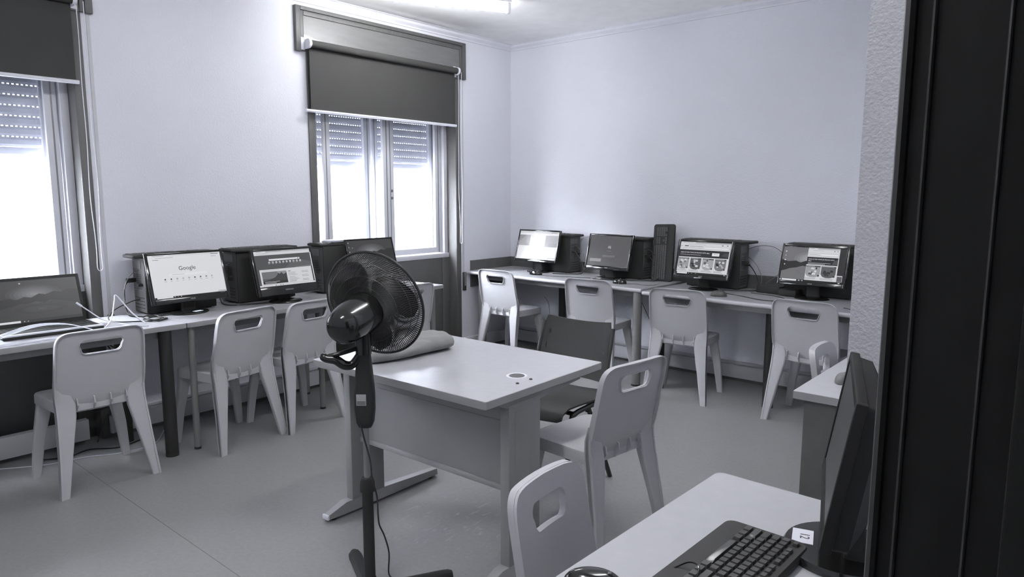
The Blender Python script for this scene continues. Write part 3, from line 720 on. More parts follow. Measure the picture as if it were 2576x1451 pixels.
# ------------------------------------------------------------------ monitors
def screen_mesh(w, h, items):
    # drawn in the plane y=0 facing -y, u right, v up; items in unit coordinates
    m = MB(E_(60)); lay = [0]
    def pt(u, v): return ((u-0.5)*w, -0.00012*lay[0], v*h)
    for it in items:
        lay[0] += 1; k = it[0]
        if k == 'r': _, u0, v0, u1, v1, g = it; m.m(E_(g)); m.poly([pt(u0, v0), pt(u1, v0), pt(u1, v1), pt(u0, v1)])
        elif k == 'p': _, P, g = it; m.m(E_(g)); m.poly([pt(u, v) for u, v in P])
        elif k == 'g':       # smooth patch of light in the picture, drawn as concentric steps
            _, u, v, ru, rv, g0, g1 = it
            for q in range(8):
                f = 1-q/8; m.m(E_(round((g0+(g1-g0)*(q/7))/4)*4)); lay[0] += 1
                m.poly([((u+ru*f*cos(2*pi*j/24)-0.5)*w, -0.00012*lay[0], max(0, min(1, (v+rv*f*sin(2*pi*j/24))))*h) for j in range(24)])
        elif k == 'c': _, u, v, r, g = it; m.m(E_(g)); m.poly([((u-0.5)*w+r*w*cos(2*pi*j/14), -0.00012*lay[0], v*h+r*w*sin(2*pi*j/14)) for j in range(14)])
        elif k == 't': _, s, u, v, sz, g, al = it; m.m(E_(g)); m.text(s, sz*h, TR((u-0.5)*w, -0.00012*lay[0]-0.0001, v*h) @ RX(90), al, 0.00005)
        elif k == 'ln':      # rows of unreadable small writing
            _, u0, v0, u1, n, dv, g = it; m.m(E_(g)); rr = random.Random(int(u0*1000+v0*77))
            for i in range(n): 
                e = u0+(u1-u0)*rr.uniform(0.6, 1.0); v = v0-dv*i; m.poly([pt(u0, v), pt(e, v), pt(e, v+0.008), pt(u0, v+0.008)])
    return m
def landscape(u0=0, u1=1, v0=0.06, base=78):
    f = lambda u: u0+(u1-u0)*u
    top = [(0, 0.62), (0.10, 0.57), (0.22, 0.60), (0.30, 0.55), (0.38, 0.61), (0.46, 0.58), (0.55, 0.66), (0.62, 0.63), (0.72, 0.69), (0.80, 0.66), (0.88, 0.72), (1, 0.70)]
    bot = [(1, 0.30), (0.93, 0.38), (0.84, 0.43), (0.74, 0.47), (0.66, 0.49), (0.60, 0.44), (0.50, 0.48), (0.42, 0.44), (0.34, 0.46), (0.24, 0.40), (0.14, 0.37), (0.06, 0.31), (0, 0.28)]
    L = [('r', u0, v0, u1, 1, base), ('g', f(0.5), 0.66, 0.36*(u1-u0), 0.26, base, base+62)]
    L += [('p', [(f(u), v) for u, v in top]+[(f(u), v) for u, v in bot], 48)]
    L += [('g', f(0.55), 0.30, 0.30*(u1-u0), 0.10, base-4, base+10)]
    return L
M['blkx'] = mat('dull_black_plastic', 0.010, 0.6, spec=0.15)
def monitor(label, W_, H_, bez, scr, logo=None, base='round', note=None, neck_off=0.0, zb=0.09, tilt=16, shadeb='blkg', group='flat screen monitors on the computer desks', stand_d=0.10):
    t = bpy.data.objects.new('computer_monitor', None); COL.objects.link(t); t.empty_display_size = 0.1
    tag(t, label, 'monitor', group)
    sd_, bt, bb = bez
    TT = TR(0, 0, zb) @ RX(-tilt)
    m = MB(M[shadeb]); m.T = TT
    w2 = W_/2
    for x0, x1, z0, z1 in ((-w2, -w2+sd_, 0, H_), (w2-sd_, w2, 0, H_), (-w2+sd_, w2-sd_, 0, bb), (-w2+sd_, w2-sd_, H_-bt, H_)): m.b6(x0, x1, -0.006, 0.014, z0, z1, 0.003)
    if logo: 
        m.m(M['label']); m.text(logo, 0.013, TR(0, -0.0068, bb*0.5) @ RX(90), 'CENTER', 0.0003)
    obj('bezel', m, t, 40)
    m = MB(M['dk']); m.T = TT
    r = [[(x, y, z+H_/2) for x, z in rrect(hw, hh, 0.012, 3)] for y, hw, hh in ((0.0, w2-0.004, H_/2-0.004), (0.022, w2-0.004, H_/2-0.004), (0.040, w2-0.05, H_/2-0.04), (0.052, w2-0.08, H_/2-0.07))]
    m.loft(r); obj('back_housing', m, t, 40)
    m = screen_mesh(W_-2*sd_+0.002, H_-bt-bb+0.002, scr); o = obj('screen', m, t, 0); o.location = TT @ Vector((0, -0.0018, bb-0.001)); o.rotation_euler = (R(-tilt), 0, 0)
    m = MB(M['blkg'])
    if base == 'round':
        prof = [(0.105, 0.0), (0.108, 0.006), (0.10, 0.012), (0.03, 0.020)]
        m.loft([[(r*1.05*cos(2*pi*j/36), 0.055+r*0.85*sin(2*pi*j/36), z) for j in range(36)] for r, z in prof])
    else: m.box((0, 0.05, 0.008), (0.22, 0.17, 0.016), 0.006)
    sbase = obj('stand_base', m, t, 40)
    m = MB(M['blkm']); m.loft([[(x, y+yy, z) for x, y in rrect(hx, 0.014, 0.008, 3)] for yy, z, hx in ((0.075, 0.012, 0.045), (0.070, zb*0.6, 0.040), (0.060, zb+0.05, 0.040), (0.068, zb+0.10, 0.035))]); obj('stand_neck', m, t, 40)
    if note == 'paper': m = MB(M['paper']); m.box((0.02, -0.012, 0.0165), (0.055, 0.03, 0.001), rot=RZ(15)); obj('base_sticker', m, sbase, 0)['label'] = 'white paper sticker on the base'
    return t
def place(t, x, y, z, rz): t.location = (x, y, z); t.rotation_euler = (0, 0, R(rz)); return t
BZ = (0.020, 0.016, 0.033)
scr_google = [('r', 0, 0, 1, 1, 214), ('r', 0, 0.955, 1, 1, 205), ('r', 0.02, 0.965, 0.28, 0.985, 222), ('ln', 0.06, 0.972, 0.26, 1, 0.02, 120), ('ln', 0.10, 0.925, 0.36, 1, 0.02, 150), ('ln', 0.06, 0.885, 0.14, 1, 0.02, 60), ('ln', 0.86, 0.90, 0.97, 1, 0.02, 120),
    ('r', 0.86, 0.955, 0.97, 0.97, 110), ('t', 'Google', 0.50, 0.665, 0.135, 48, 'CENTER'), ('r', 0.24, 0.50, 0.76, 0.555, 221), ('ln', 0.28, 0.525, 0.50, 1, 0.02, 160)]
for k in range(9): scr_google += [('c', 0.18+0.08*k, 0.43, 0.016, 200), ('c', 0.18+0.08*k, 0.43, 0.010, (60, 50, 150, 170, 160, 70, 80, 120, 165)[k]), ('ln', 0.165+0.08*k, 0.375, 0.205+0.08*k, 1, 0.02, 150)]
scr_google += [('r', 0.87, 0.045, 0.985, 0.07, 175), ('r', 0, 0, 1, 0.035, 32), ('r', 0.03, 0.0, 0.24, 0.034, 214), ('r', 0.255, 0.01, 0.27, 0.026, 180), ('r', 0.30, 0.01, 0.315, 0.026, 120), ('r', 0.34, 0.01, 0.355, 0.026, 200), ('r', 0.90, 0.01, 0.97, 0.02, 110)]
place(monitor('monitor showing a plain search page, on the window desks nearest the left', 0.471, 0.305, BZ, scr_google, 'ASUS', note='paper', zb=0.076), 0.365, -3.334, 0.745, 90)
scr_news = [('r', 0, 0, 1, 1, 82), ('p', [(0.45, 0.44), (1, 0.40), (1, 0.62), (0.8, 0.70), (0.6, 0.60)], 96), ('p', [(0.55, 0.40), (1, 0.46), (1, 0.52), (0.7, 0.50)], 120), ('r', 0, 0.88, 1, 1, 205), ('r', 0.0, 0.955, 1, 1, 175), ('r', 0.0, 0.955, 0.20, 0.985, 215), ('ln', 0.04, 0.967, 0.17, 1, 0.02, 120), ('ln', 0.05, 0.92, 0.3, 1, 0.02, 150), ('ln', 0.22, 0.975, 0.5, 1, 0.02, 90),
    ('r', 0.24, 0.715, 0.79, 0.765, 215), ('c', 0.76, 0.74, 0.009, 90)]
for k in range(10): scr_news += [('r', 0.225+0.061*k, 0.645, 0.255+0.061*k, 0.690, 215), ('r', 0.234+0.061*k, 0.655, 0.246+0.061*k, 0.678, (60, 50, 150, 60, 90, 120, 190, 70, 60, 200)[k]), ('ln', 0.222+0.061*k, 0.622, 0.258+0.061*k, 1, 0.02, 170)]
scr_news += [('r', 0.04, 0.045, 0.965, 0.475, 205), ('ln', 0.10, 0.44, 0.46, 1, 0.02, 150), ('r', 0.07, 0.07, 0.50, 0.41, 92), ('r', 0.07, 0.22, 0.50, 0.41, 112), ('p', [(0.07, 0.15), (0.20, 0.19), (0.28, 0.24), (0.33, 0.30), (0.36, 0.41), (0.50, 0.41), (0.50, 0.13), (0.07, 0.12)], 66), ('p', [(0.33, 0.38), (0.38, 0.33), (0.41, 0.38), (0.44, 0.31), (0.50, 0.36), (0.50, 0.41), (0.34, 0.41)], 140),
    ('r', 0.07, 0.07, 0.50, 0.15, 52), ('ln', 0.10, 0.125, 0.46, 1, 0.02, 225), ('ln', 0.10, 0.09, 0.32, 1, 0.02, 225), ('r', 0.53, 0.375, 0.575, 0.39, 70), ('ln', 0.53, 0.335, 0.72, 3, 0.035, 120), ('ln', 0.53, 0.215, 0.72, 3, 0.035, 120), ('ln', 0.53, 0.11, 0.72, 2, 0.03, 90), ('ln', 0.77, 0.355, 0.90, 2, 0.035, 120), ('ln', 0.77, 0.24, 0.90, 2, 0.035, 120), ('ln', 0.77, 0.12, 0.90, 2, 0.03, 100), ('r', 0.965, 0.05, 0.985, 0.48, 70), ('r', 0, 0, 1, 0.04, 205), ('r', 0.27, 0.012, 0.285, 0.03, 50), ('r', 0.35, 0.012, 0.365, 0.03, 70), ('r', 0.39, 0.012, 0.405, 0.03, 60), ('r', 0.985, 0.05, 1, 0.88, 210)]
place(monitor('monitor showing a dark news start page with a search bar, on the middle window desk', 0.450, 0.312, (0.020, 0.016, 0.062), scr_news, 'SAMSUNG', zb=0.056), 0.405, -2.710, 0.745, 90)
scr_wall = landscape(base=66)+[('c', 0.03, 0.93, 0.010, 170), ('c', 0.03, 0.80, 0.010, 150), ('c', 0.03, 0.66, 0.010, 160), ('c', 0.03, 0.50, 0.010, 150), ('c', 0.10, 0.78, 0.010, 150), ('c', 0.10, 0.52, 0.010, 150), ('r', 0, 0, 1, 0.05, 40)]
place(monitor('monitor with a mountain wallpaper standing in front of the window, behind the fan', 0.430, 0.286, (0.012, 0.012, 0.028), scr_wall, None, zb=0.112), 0.425, -2.010, 0.745, 90)
scr_A = [('r', 0, 0, 1, 1, 216), ('r', 0, 0.93, 1, 1, 190), ('r', 0.80, 0.945, 0.94, 0.965, 130), ('r', 0.0, 0.48, 0.29, 0.86, 150), ('p', [(0.0, 0.60), (0, 0.86), (0.18, 0.86)], 128), ('r', 0.68, 0.46, 0.99, 0.86, 148), ('r', 0.78, 0.46, 0.99, 0.60, 134), ('r', 0.32, 0.79, 0.36, 0.84, 205), ('ln', 0.44, 0.70, 0.50, 3, 0.06, 204), ('r', 0.58, 0.42, 0.64, 0.47, 204), ('r', 0.80, 0.045, 0.985, 0.09, 165), ('r', 0, 0, 1, 0.02, 190)]
place(monitor('brightly glaring monitor nearest the room corner, on the corner desk', 0.473, 0.296, (0.014, 0.014, 0.024), scr_A, None, zb=0.094), 0.565, -0.33, 0.754, 0)
scr_B = [('r', 0, 0, 1, 1, 88), ('p', [(0.46, 0.62), (0.475, 0.68), (0.50, 0.66), (0.52, 0.69), (0.535, 0.63), (0.545, 0.60), (0.525, 0.575), (0.50, 0.60), (0.465, 0.59)], 150), ('ln', 0.44, 0.50, 0.56, 1, 0.02, 140), ('ln', 0.38, 0.43, 0.62, 1, 0.02, 104), ('r', 0.36, 0.30, 0.66, 0.365, 108), ('r', 0.06, 0.14, 0.34, 0.24, 142), ('r', 0.01, 0.14, 0.04, 0.22, 100), ('c', 0.70, 0.24, 0.007, 112), ('c', 0.96, 0.92, 0.006, 110)]
place(monitor('monitor with a dark login screen, left of the upright keyboard', 0.430, 0.300, (0.018, 0.016, 0.030), scr_B, 'ASUS', base='rect', zb=0.083), 1.344, -0.36, 0.752, 0)
def shop(u0, u1, n, v_top, two=False, sc=1.0):
    f = lambda u: u0+(u1-u0)*u
    L = [('r', u0, 0.05, u1, 1, 206), ('r', u0, 0.955, u1, 1, 165), ('r', f(0.02), 0.955, f(0.30), 0.985, 208), ('ln', f(0.05), 0.968, f(0.26), 1, 0.02, 110), ('ln', f(0.15), 0.915, f(0.55), 1, 0.02, 150), ('r', f(0.82), 0.905, f(0.85), 0.93, 90), ('r', f(0.92), 0.905, f(0.94), 0.93, 60)]
    if not two: L += [('r', f(0.09), 0.845, f(0.17), 0.88, 70), ('ln', f(0.0), 0.855, f(0.07), 1, 0.02, 80), ('ln', f(0.19), 0.855, f(0.62), 1, 0.02, 110), ('ln', f(0.90), 0.80, f(0.96), 1, 0.02, 70)]
    else: L += [('r', f(0.63), 0.80, f(0.70), 0.83, 50), ('ln', f(0.75), 0.81, f(0.98), 1, 0.02, 140), ('ln', f(0.05), 0.83, f(0.4), 2, 0.05, 150)]
    L += [('r', f(0.02), v_top+0.07, f(0.97), v_top+0.135, 120), ('r', f(0.025), v_top+0.075, f(0.965), v_top+0.13, 222), ('ln', f(0.05), v_top+0.095, f(0.60), 1, 0.02, 60), ('r', f(0.0), v_top-0.19, f(0.98), v_top+0.03, 48)]
    if not two: L += [('t', 'GEAR UP FOR TOUR DE FRANCE WITH eBay!', f(0.03), v_top-0.055, 0.047, 232, 'LEFT'), ('ln', f(0.03), v_top-0.125, f(0.56), 1, 0.02, 200), ('r', f(0.66), v_top-0.13, f(0.80), v_top-0.04, 222), ('ln', f(0.69), v_top-0.085, f(0.78), 1, 0.02, 90), ('p', [(f(0.84), v_top-0.12), (f(0.90), v_top-0.02), (f(0.98), v_top-0.02), (f(0.98), v_top-0.16)], 70)]
    else: L += [('t', 'GEAR UP FOR TOUR DE FRANCE WITH', f(0.04), v_top-0.035, 0.040, 232, 'LEFT'), ('t', 'eBay!', f(0.04), v_top-0.085, 0.042, 232, 'LEFT'), ('ln', f(0.04), v_top-0.145, f(0.90), 2, 0.03, 210), ('p', [(f(0.80), v_top-0.17), (f(0.86), v_top-0.05), (f(0.98), v_top-0.02), (f(0.98), v_top-0.17)], 80)]
    cw = 0.98/n; vt = v_top-0.22; vb = 0.15
    for k in range(n):
        a, c = f(cw*k+0.01), f(cw*(k+1)-0.02); md = (a+c)/2; hw = (c-a)/2
        sh = [(a, vt), (c, vt), (c, vb+0.10), (md+hw*0.75, vb+0.03), (md+hw*0.3, vb), (md-hw*0.3, vb), (md-hw*0.75, vb+0.03), (a, vb+0.10)]
        L += [('p', sh, (150, 92, 160, 118)[k]), ('r', a, vt-0.035, c, vt, 70), ('ln', a+0.01, vt-0.022, c-0.02, 1, 0.02, 190)]
        r_ = random.Random(k*5+n)
        for q in range(10):
            x = md+hw*r_.uniform(-0.6, 0.5); y = vb+0.06+(vt-vb-0.12)*r_.random(); s_ = r_.uniform(0.10, 0.30)*hw
            L += [('p', [(x-s_, y-0.02), (x+s_*0.8, y-0.03), (x+s_, y+0.02), (x-s_*0.5, y+0.035)], r_.choice((50, 60, 200, 210, 90, 175)))]
        L += [('c', c-0.02, vb+0.05, 0.016, 62), ('ln', a, vb-0.03, c, 2, 0.028, 110)]
    return L
scr_C = shop(0, 1, 4, 0.72)+[('r', 0, 0, 1, 0.055, 36), ('r', 0.03, 0.0, 0.235, 0.05, 208), ('r', 0.26, 0.015, 0.275, 0.035, 170), ('r', 0.32, 0.015, 0.335, 0.035, 150), ('r', 0.40, 0.015, 0.415, 0.035, 140), ('r', 0.95, 0.02, 0.975, 0.04, 190)]
place(monitor('monitor with a shopping page showing four round-bottomed product pictures, on the back desks', 0.442, 0.290, (0.020, 0.014, 0.030), scr_C, 'ASUS', zb=0.088), 2.207, -0.42, 0.745, -1)
scr_D = landscape(0, 1, 0.0, 112)+[('c', 0.045, 0.86, 0.012, 200), ('c', 0.045, 0.74, 0.010, 170), ('c', 0.045, 0.61, 0.012, 205), ('c', 0.045, 0.48, 0.010, 200), ('r', 0.86, 0, 1, 1, 52)]+shop(0.40, 0.895, 2, 0.70, True)+[('r', 0, 0, 1, 0.055, 36), ('r', 0.04, 0.005, 0.28, 0.052, 216), ('c', 0.015, 0.028, 0.010, 220), ('r', 0.31, 0.015, 0.335, 0.040, 190), ('r', 0.36, 0.015, 0.385, 0.040, 170), ('r', 0.90, 0.06, 0.985, 0.235, 205), ('r', 0.905, 0.065, 0.98, 0.21, 88), ('r', 0.93, 0.015, 0.96, 0.04, 200)]
place(monitor('rightmost back desk monitor, half mountain wallpaper and half shopping page', 0.443, 0.284, (0.016, 0.022, 0.026), scr_D, 'ASUS', zb=0.098), 2.978, -0.38, 0.744, -1.5)
# the near monitor, seen edge-on; screen off, number 12 on its base
def near_monitor():
    t = monitor('large dark monitor seen edge-on in the right foreground', 0.44, 0.283, (0.018, 0.016, 0.030), [('r', 0, 0, 1, 1, 30)], None, base='none', zb=0.078, tilt=9, shadeb='blkx')
    for c in kids(t):
        if c.name.startswith(('stand_base', 'stand_neck', 'screen', 'back_housing')): bpy.data.objects.remove(c)
    TT = TR(0, 0, 0.078) @ RX(-9)
    m = MB(M['near_scr']); m.T = TT
    m2 = MB(M['near_scr']); m2.T = TT; m2.b6(-0.204, 0.204, -0.0030, 0.0, 0.028, 0.269); obj('screen', m2, t, 0); m.bm.free()
    m = MB(M['blkx']); m.T = TT
    r = [[(x, y, z+0.141) for x, z in rrect(hw, hh, 0.015, 3)] for y, hw, hh in ((0.012, 0.215, 0.137), (0.040, 0.212, 0.134), (0.058, 0.17, 0.11), (0.072, 0.13, 0.08))]
    m.loft(r); obj('rear_housing', m, t, 40)
    m = MB(M['blkg']); m.loft([[(0.045+r*0.115*cos(2*pi*j/44), 0.042+r*0.115*sin(2*pi*j/44), z) for j in range(44)] for r, z in ((0.98, 0.0), (1.0, 0.008), (0.96, 0.016), (0.5, 0.018), (0.05, 0.018))]); nb = obj('stand_base', m, t, 40)
    m = MB(M['blkm']); m.loft([[(x+0.045, y+yy, z) for x, y in rrect(hx, 0.02, 0.008, 3)] for yy, z, hx in ((0.060, 0.012, 0.055), (0.055, 0.08, 0.05), (0.065, 0.16, 0.05))]); obj('stand_neck', m, t, 40)
    m = MB(M['paper']); m.box((0.035, -0.035, 0.0185), (0.062, 0.040, 0.0012)); m.m(M['ink']); m.text('12', 0.026, TR(0.035, -0.032, 0.0192) @ RZ(0), 'CENTER', 0.0003); o = obj('number_sticker', m, nb, 0); o['label'] = 'white sticker reading 12'
    return t
M['near_scr'] = mat('switched_off_screen', 0.05, 0.38, spec=0.35)
nm = near_monitor()

# ------------------------------------------------------------------ keyboards
def keyboard_parts(t, w=0.45, d=0.155, keys=True, keyparts=False, T=Matrix.Identity(4), dark='blk'):
    m = MB(M['blkm'] if dark == 'blk' else M[dark]); m.T = T
    P = rrect(w/2, d/2, 0.020, 4)
    m.loft([[(x*s, y*s2, z) for x, y in P] for s, s2, z in ((0.99, 0.98, 0), (1, 1, 0.004), (1, 1, 0.013), (0.985, 0.96, 0.018))]); obj('keyboard_case', m, t, 40)
    if not keys: return
    rows = []; p = 0.0188; kh = 0.0160
    x0 = -w/2+0.014; y0 = d/2-0.022
    for r in range(6):
        y = y0-r*p*1.03
        def K(x, wd): rows.append((x+wd/2, y, wd-0.0026, (kh if r else 0.011)))
        if r == 0:
            K(x0, p)
            for k in range(12): K(x0+p*(1.9+k+0.4*(k//4)), p)
        elif r == 5:
            for a, wd in ((0, 1.4), (1.4, 1.2), (2.6, 1.2), (3.8, 6.2), (10.0, 1.2), (11.2, 1.2), (12.4, 1.2), (13.6, 1.4)): K(x0+a*p, wd*p)
        else:
            l, n, e = ((1, 13, 1.0+0.0), (1.5, 12, 1.5), (1.8, 11, 2.2), (2.3, 10, 2.7))[r-1]
            K(x0, l*p)
            for k in range(n-1): K(x0+(l+k)*p, p)
            K(x0+(l+n-1)*p, (15-l-n+1)*p)
        if r in (1, 2): 
            for k in range(3): K(x0+(15.3+k)*p, p)
        if r == 4: K(x0+16.3*p, p)
        if r == 5:
            for k in range(3): K(x0+(15.3+k)*p, p)
        if r >= 1:
            for k in range(4):
                if r == 5 and k == 1: continue
                K(x0+(18.6+k)*p, p)
    if keyparts:
        for x, y, wd, hh in rows:
            m = MB(M['keycap']); m.T = T; m.loft([[(x+a*s, y+b*s+dy, z) for a, b in rrect(wd/2, hh/2, 0.002, 2)] for s, z, dy in ((1.0, 0.0165, 0), (0.98, 0.020, 0), (0.80, 0.0245, 0.0008))]); obj('key', m, t, 30)
    else:
        m = MB(M['dk']); m.T = T
        for x, y, wd, hh in rows: m.b6(x-wd/2, x+wd/2, y-hh/2, y+hh/2, 0.0165, 0.022)
        obj('keys', m, t, 0)
M['keycap'] = mat('worn_black_keycap', 0.045, 0.28)
GK = 'black keyboards on the desks'
kb = thing('keyboard', 'black keyboard on the foreground desk, keys facing the camera', 'keyboard', (3.993, -4.075, 0.745), -92, GK)
keyboard_parts(kb, 0.455, 0.175, True, True, TR(0, 0, 0.002))
for k, (a, z) in enumerate(((0.19, 0),)): pass
place(nm, 4.086, -3.778, 0.745, -74)
GKT = 'black keyboards laid on top of the computer towers'
def keyb(label, x, y, z, rz, L=0.46, tilt=None):
    t = thing('keyboard', label, 'keyboard', (x, y, z), rz, GKT); keyboard_parts(t, L, 0.165, True); return t
# upright keyboard leaning on the back wall
uk = thing('keyboard', 'black keyboard standing on end, leaning on the back wall between two monitors', 'keyboard', (1.745, -0.125, 0.752), 0, GK)
keyboard_parts(uk, 0.462, 0.190, True, False, TR(0, 0, 0.231) @ RX(-8) @ RX(90) @ RZ(90+2) )

# ------------------------------------------------------------------ computer towers
def tower(label, x, y, z, rz, L, Dp, H_, group, front=False):
    t = thing('computer_tower', label, 'computer', (x, y, z), rz, group)
    m = MB(M['blkm']); m.b6(-L/2, L/2, -Dp/2, Dp/2, 0.006, H_, 0.004)
    for a in (-1, 1):
        for c in (-1, 1): m.b6(a*L*0.4-0.012, a*L*0.4+0.012, c*Dp*0.35-0.012, c*Dp*0.35+0.012, 0, 0.007)
    obj('case', m, t, 35)
    m = MB(M['rear']); X = L/2
    m.b6(X, X+0.0015, -Dp/2+0.006, Dp/2-0.006, 0.012, H_-0.006)
    m.m(M['mid']); m.b6(X+0.001, X+0.004, -Dp/2+0.012, Dp/2-0.05, H_*0.80, H_-0.02); m.b6(X+0.001, X+0.004, -Dp/2+0.02, -Dp/2+0.06, H_*0.42, H_*0.74)
    m.m(M['label']); m.b6(X+0.001, X+0.003, 0.0, 0.03, H_*0.84, H_*0.93)
    m.m(M['ink'])
    for k in range(8): m.b6(X+0.0035, X+0.0045, -Dp/2+0.016, Dp/2-0.055, H_*0.44+k*0.012, H_*0.44+k*0.012+0.004)
    for k in range(4): m.b6(X+0.001, X+0.003, -Dp/2+0.015, Dp/2-0.03, H_*0.10+k*0.020, H_*0.10+k*0.020+0.005)
    rp = obj('rear_panel', m, t, 0)
    m = MB(M['blk']); m.b6(X+0.002, X+0.055, -Dp/2+0.025, -Dp/2+0.050, H_*0.55, H_*0.63, 0.004); obj('cable_plug', m, rp, 35); m = MB(M['blk']); m.b6(X+0.002, X+0.030, Dp/2-0.055, Dp/2-0.035, H_*0.5, H_*0.545, 0.003); obj('cable_plug', m, rp, 35)
    if front: m = MB(M['blkg']); m.b6(-L/2-0.02, -L/2, -Dp/2, Dp/2, 0.004, H_+0.002, 0.006); obj('front_panel', m, t)
    return t
GT = 'black computer towers behind the monitors'
TW = [('computer tower behind the search page monitor, plugs on its left side', 0.125, -3.325, 0.745, -90, 0.42, 0.175, 0.338),
      ('computer tower behind the news page monitor', 0.125, -2.76, 0.745, -90, 0.42, 0.175, 0.338),
      ('computer tower in front of the window, paper sheets lying on its keyboard', 0.165, -2.13, 0.745, -90, 0.42, 0.175, 0.338),
      ('computer tower behind the glaring monitor nearest the corner', 0.64, -0.106, 0.754, 0, 0.42, 0.165, 0.325),
      ('computer tower behind the monitor with the dark login screen', 1.38, -0.106, 0.754, 0, 0.42, 0.165, 0.325),
      ('computer tower behind the monitor with four product pictures', 2.21, -0.135, 0.748, 0, 0.42, 0.165, 0.342),
      ('computer tower behind the rightmost monitor of the back desks', 2.985, -0.135, 0.748, 0, 0.47, 0.165, 0.342)]
for lb, x, y, z, rz, L, Dp, H_ in TW:
    tower(lb, x, y, z, rz, L, Dp, H_, GT)
keyb('keyboard lying on the tower behind the search page monitor', 0.155, -3.345, 1.084, 90, 0.52)
keyb('keyboard lying on the tower behind the news page monitor', 0.155, -2.775, 1.084, 91, 0.50)
keyb('keyboard under the papers on the tower in front of the window', 0.165, -2.135, 1.084, 90, 0.46)
keyb('keyboard lying on the tower nearest the room corner', 0.68, -0.125, 1.080, 0, 0.46)
keyb('keyboard lying on the tower left of the upright keyboard', 1.42, -0.125, 1.080, 0, 0.46)
keyb('keyboard lying on the tower behind the shopping page monitor', 2.215, -0.135, 1.091, 0, 0.56)
keyb('keyboard lying on the rightmost tower of the back desks', 3.0, -0.135, 1.091, 0, 0.52)
for k in range(6):
    m = MB(M['paper']); m.box((0, 0, 0), (0.12+0.01*(k % 3), 0.17, 0.0022), rot=RZ((-6, 4, -2, 7, -4, 2)[k])); o = obj('paper_sheet', m, None, 0); o.location = (0.165+0.004*(k % 2), -2.17+0.01*(k % 3), 1.1078+0.0024*k)
    tag(o, 'white paper sheet in the small pile on the tower in front of the window', 'paper', 'pile of papers on the tower in front of the window')

# ------------------------------------------------------------------ laptop under the left window
lp = thing('laptop', 'open laptop with mountain wallpaper at the left edge, white cables around it', 'laptop', (0.335, -4.085, 0.747), 90)
m = MB(M['blkm']); m.b6(-0.225, 0.225, -0.125, 0.12, 0.0, 0.020, 0.004); obj('laptop_base', m, lp)
m = MB(M['white']); m.b6(-0.224, 0.224, -0.1275, -0.108, 0.014, 0.0225, 0.002); m.b6(-0.224, -0.216, -0.108, 0.115, 0.0185, 0.0215); m.b6(0.217, 0.224, -0.108, 0.115, 0.0185, 0.0215); obj('trim', m, lp)
m = MB(M['dk']); 
for r in range(6):
    for k in range(17): m.b6(-0.205+k*0.0243, -0.205+k*0.0243+0.021, 0.09-r*0.0195, 0.09-r*0.0195+0.016, 0.0195, 0.022)
obj('keys', m, lp, 0)
TT = TR(0, 0.118, 0.022) @ RX(-19)
m = MB(M['blkm']); m.T = TT; m.b6(-0.225, 0.225, 0.0, 0.010, 0, 0.262, 0.003); obj('laptop_lid', m, lp)
o = obj('screen', screen_mesh(0.415, 0.228, landscape(base=60)+[('c', 0.36, 0.93, 0.010, 170), ('c', 0.05, 0.93, 0.010, 150), ('c', 0.12, 0.93, 0.010, 160), ('c', 0.02, 0.80, 0.010, 150), ('r', 0, 0, 1, 0.07, 44), ('r', 0.05, 0.012, 0.30, 0.060, 212), ('c', 0.02, 0.035, 0.008, 200), ('c', 0.34, 0.035, 0.007, 170), ('c', 0.38, 0.035, 0.007, 160), ('c', 0.50, 0.30, 0.010, 60)]), lp, 0)
o.location = TT @ Vector((0, -0.0008, 0.016)); o.rotation_euler = (R(-19), 0, 0)

# ------------------------------------------------------------------ mice
def mouse(label, x, y, z, rz, s=1.0, ring=False, gloss='blkg'):
    t = thing('mouse', label, 'mouse', (x, y, z), rz, 'black computer mice')
    m = MB(M[gloss]); rings = []
    for k in range(9):
        q = k/8; h = 0.036*s*sin(pi/2*q); f = cos(pi/2*q)**0.6 if q < 1 else 0.02
        rings.append([(0.055*s*f*cos(2*pi*j/28)*(1+0.0), 0.031*s*f*sin(2*pi*j/28)*(1+0.10*cos(2*pi*j/28)), 0.002+h) for j in range(28)])
    m.loft(rings); obj('mouse_body', m, t, 60)
    m = MB(M['dk']); m.cyl((0.028*s, -0.004, 0.031*s), (0.028*s, 0.004, 0.031*s), 0.007*s, n=16); obj('scroll_wheel', m, t)
    if ring: m = MB(M['label']); m.tube([(0.006*s, 0.0325*s*cos(a), 0.003+0.036*s*sin(a)) for a in [pi*k/12 for k in range(13)]], 0.0012, 6); obj('trim_ring', m, t)
    return t
mouse('glossy black mouse cut off by the bottom edge, on the foreground desk', 3.832, -4.240, 0.745, 25, 1.05)
mouse('black mouse standing before the glaring corner monitor', 0.695, -0.475, 0.754, 0, 1.2)
mouse('black mouse with a pale ring in front of the dark login monitor', 1.575, -0.515, 0.753, 10, 1.05, True)
mouse('dark mouse in front of the back monitor with four product pictures', 2.445, -0.62, 0.748, 8, 1.05, gloss='dk')
mouse('small dark mouse on the side desk, partly behind the near monitor', 3.760, -2.44, 0.745, 90, 0.9, gloss='mid')

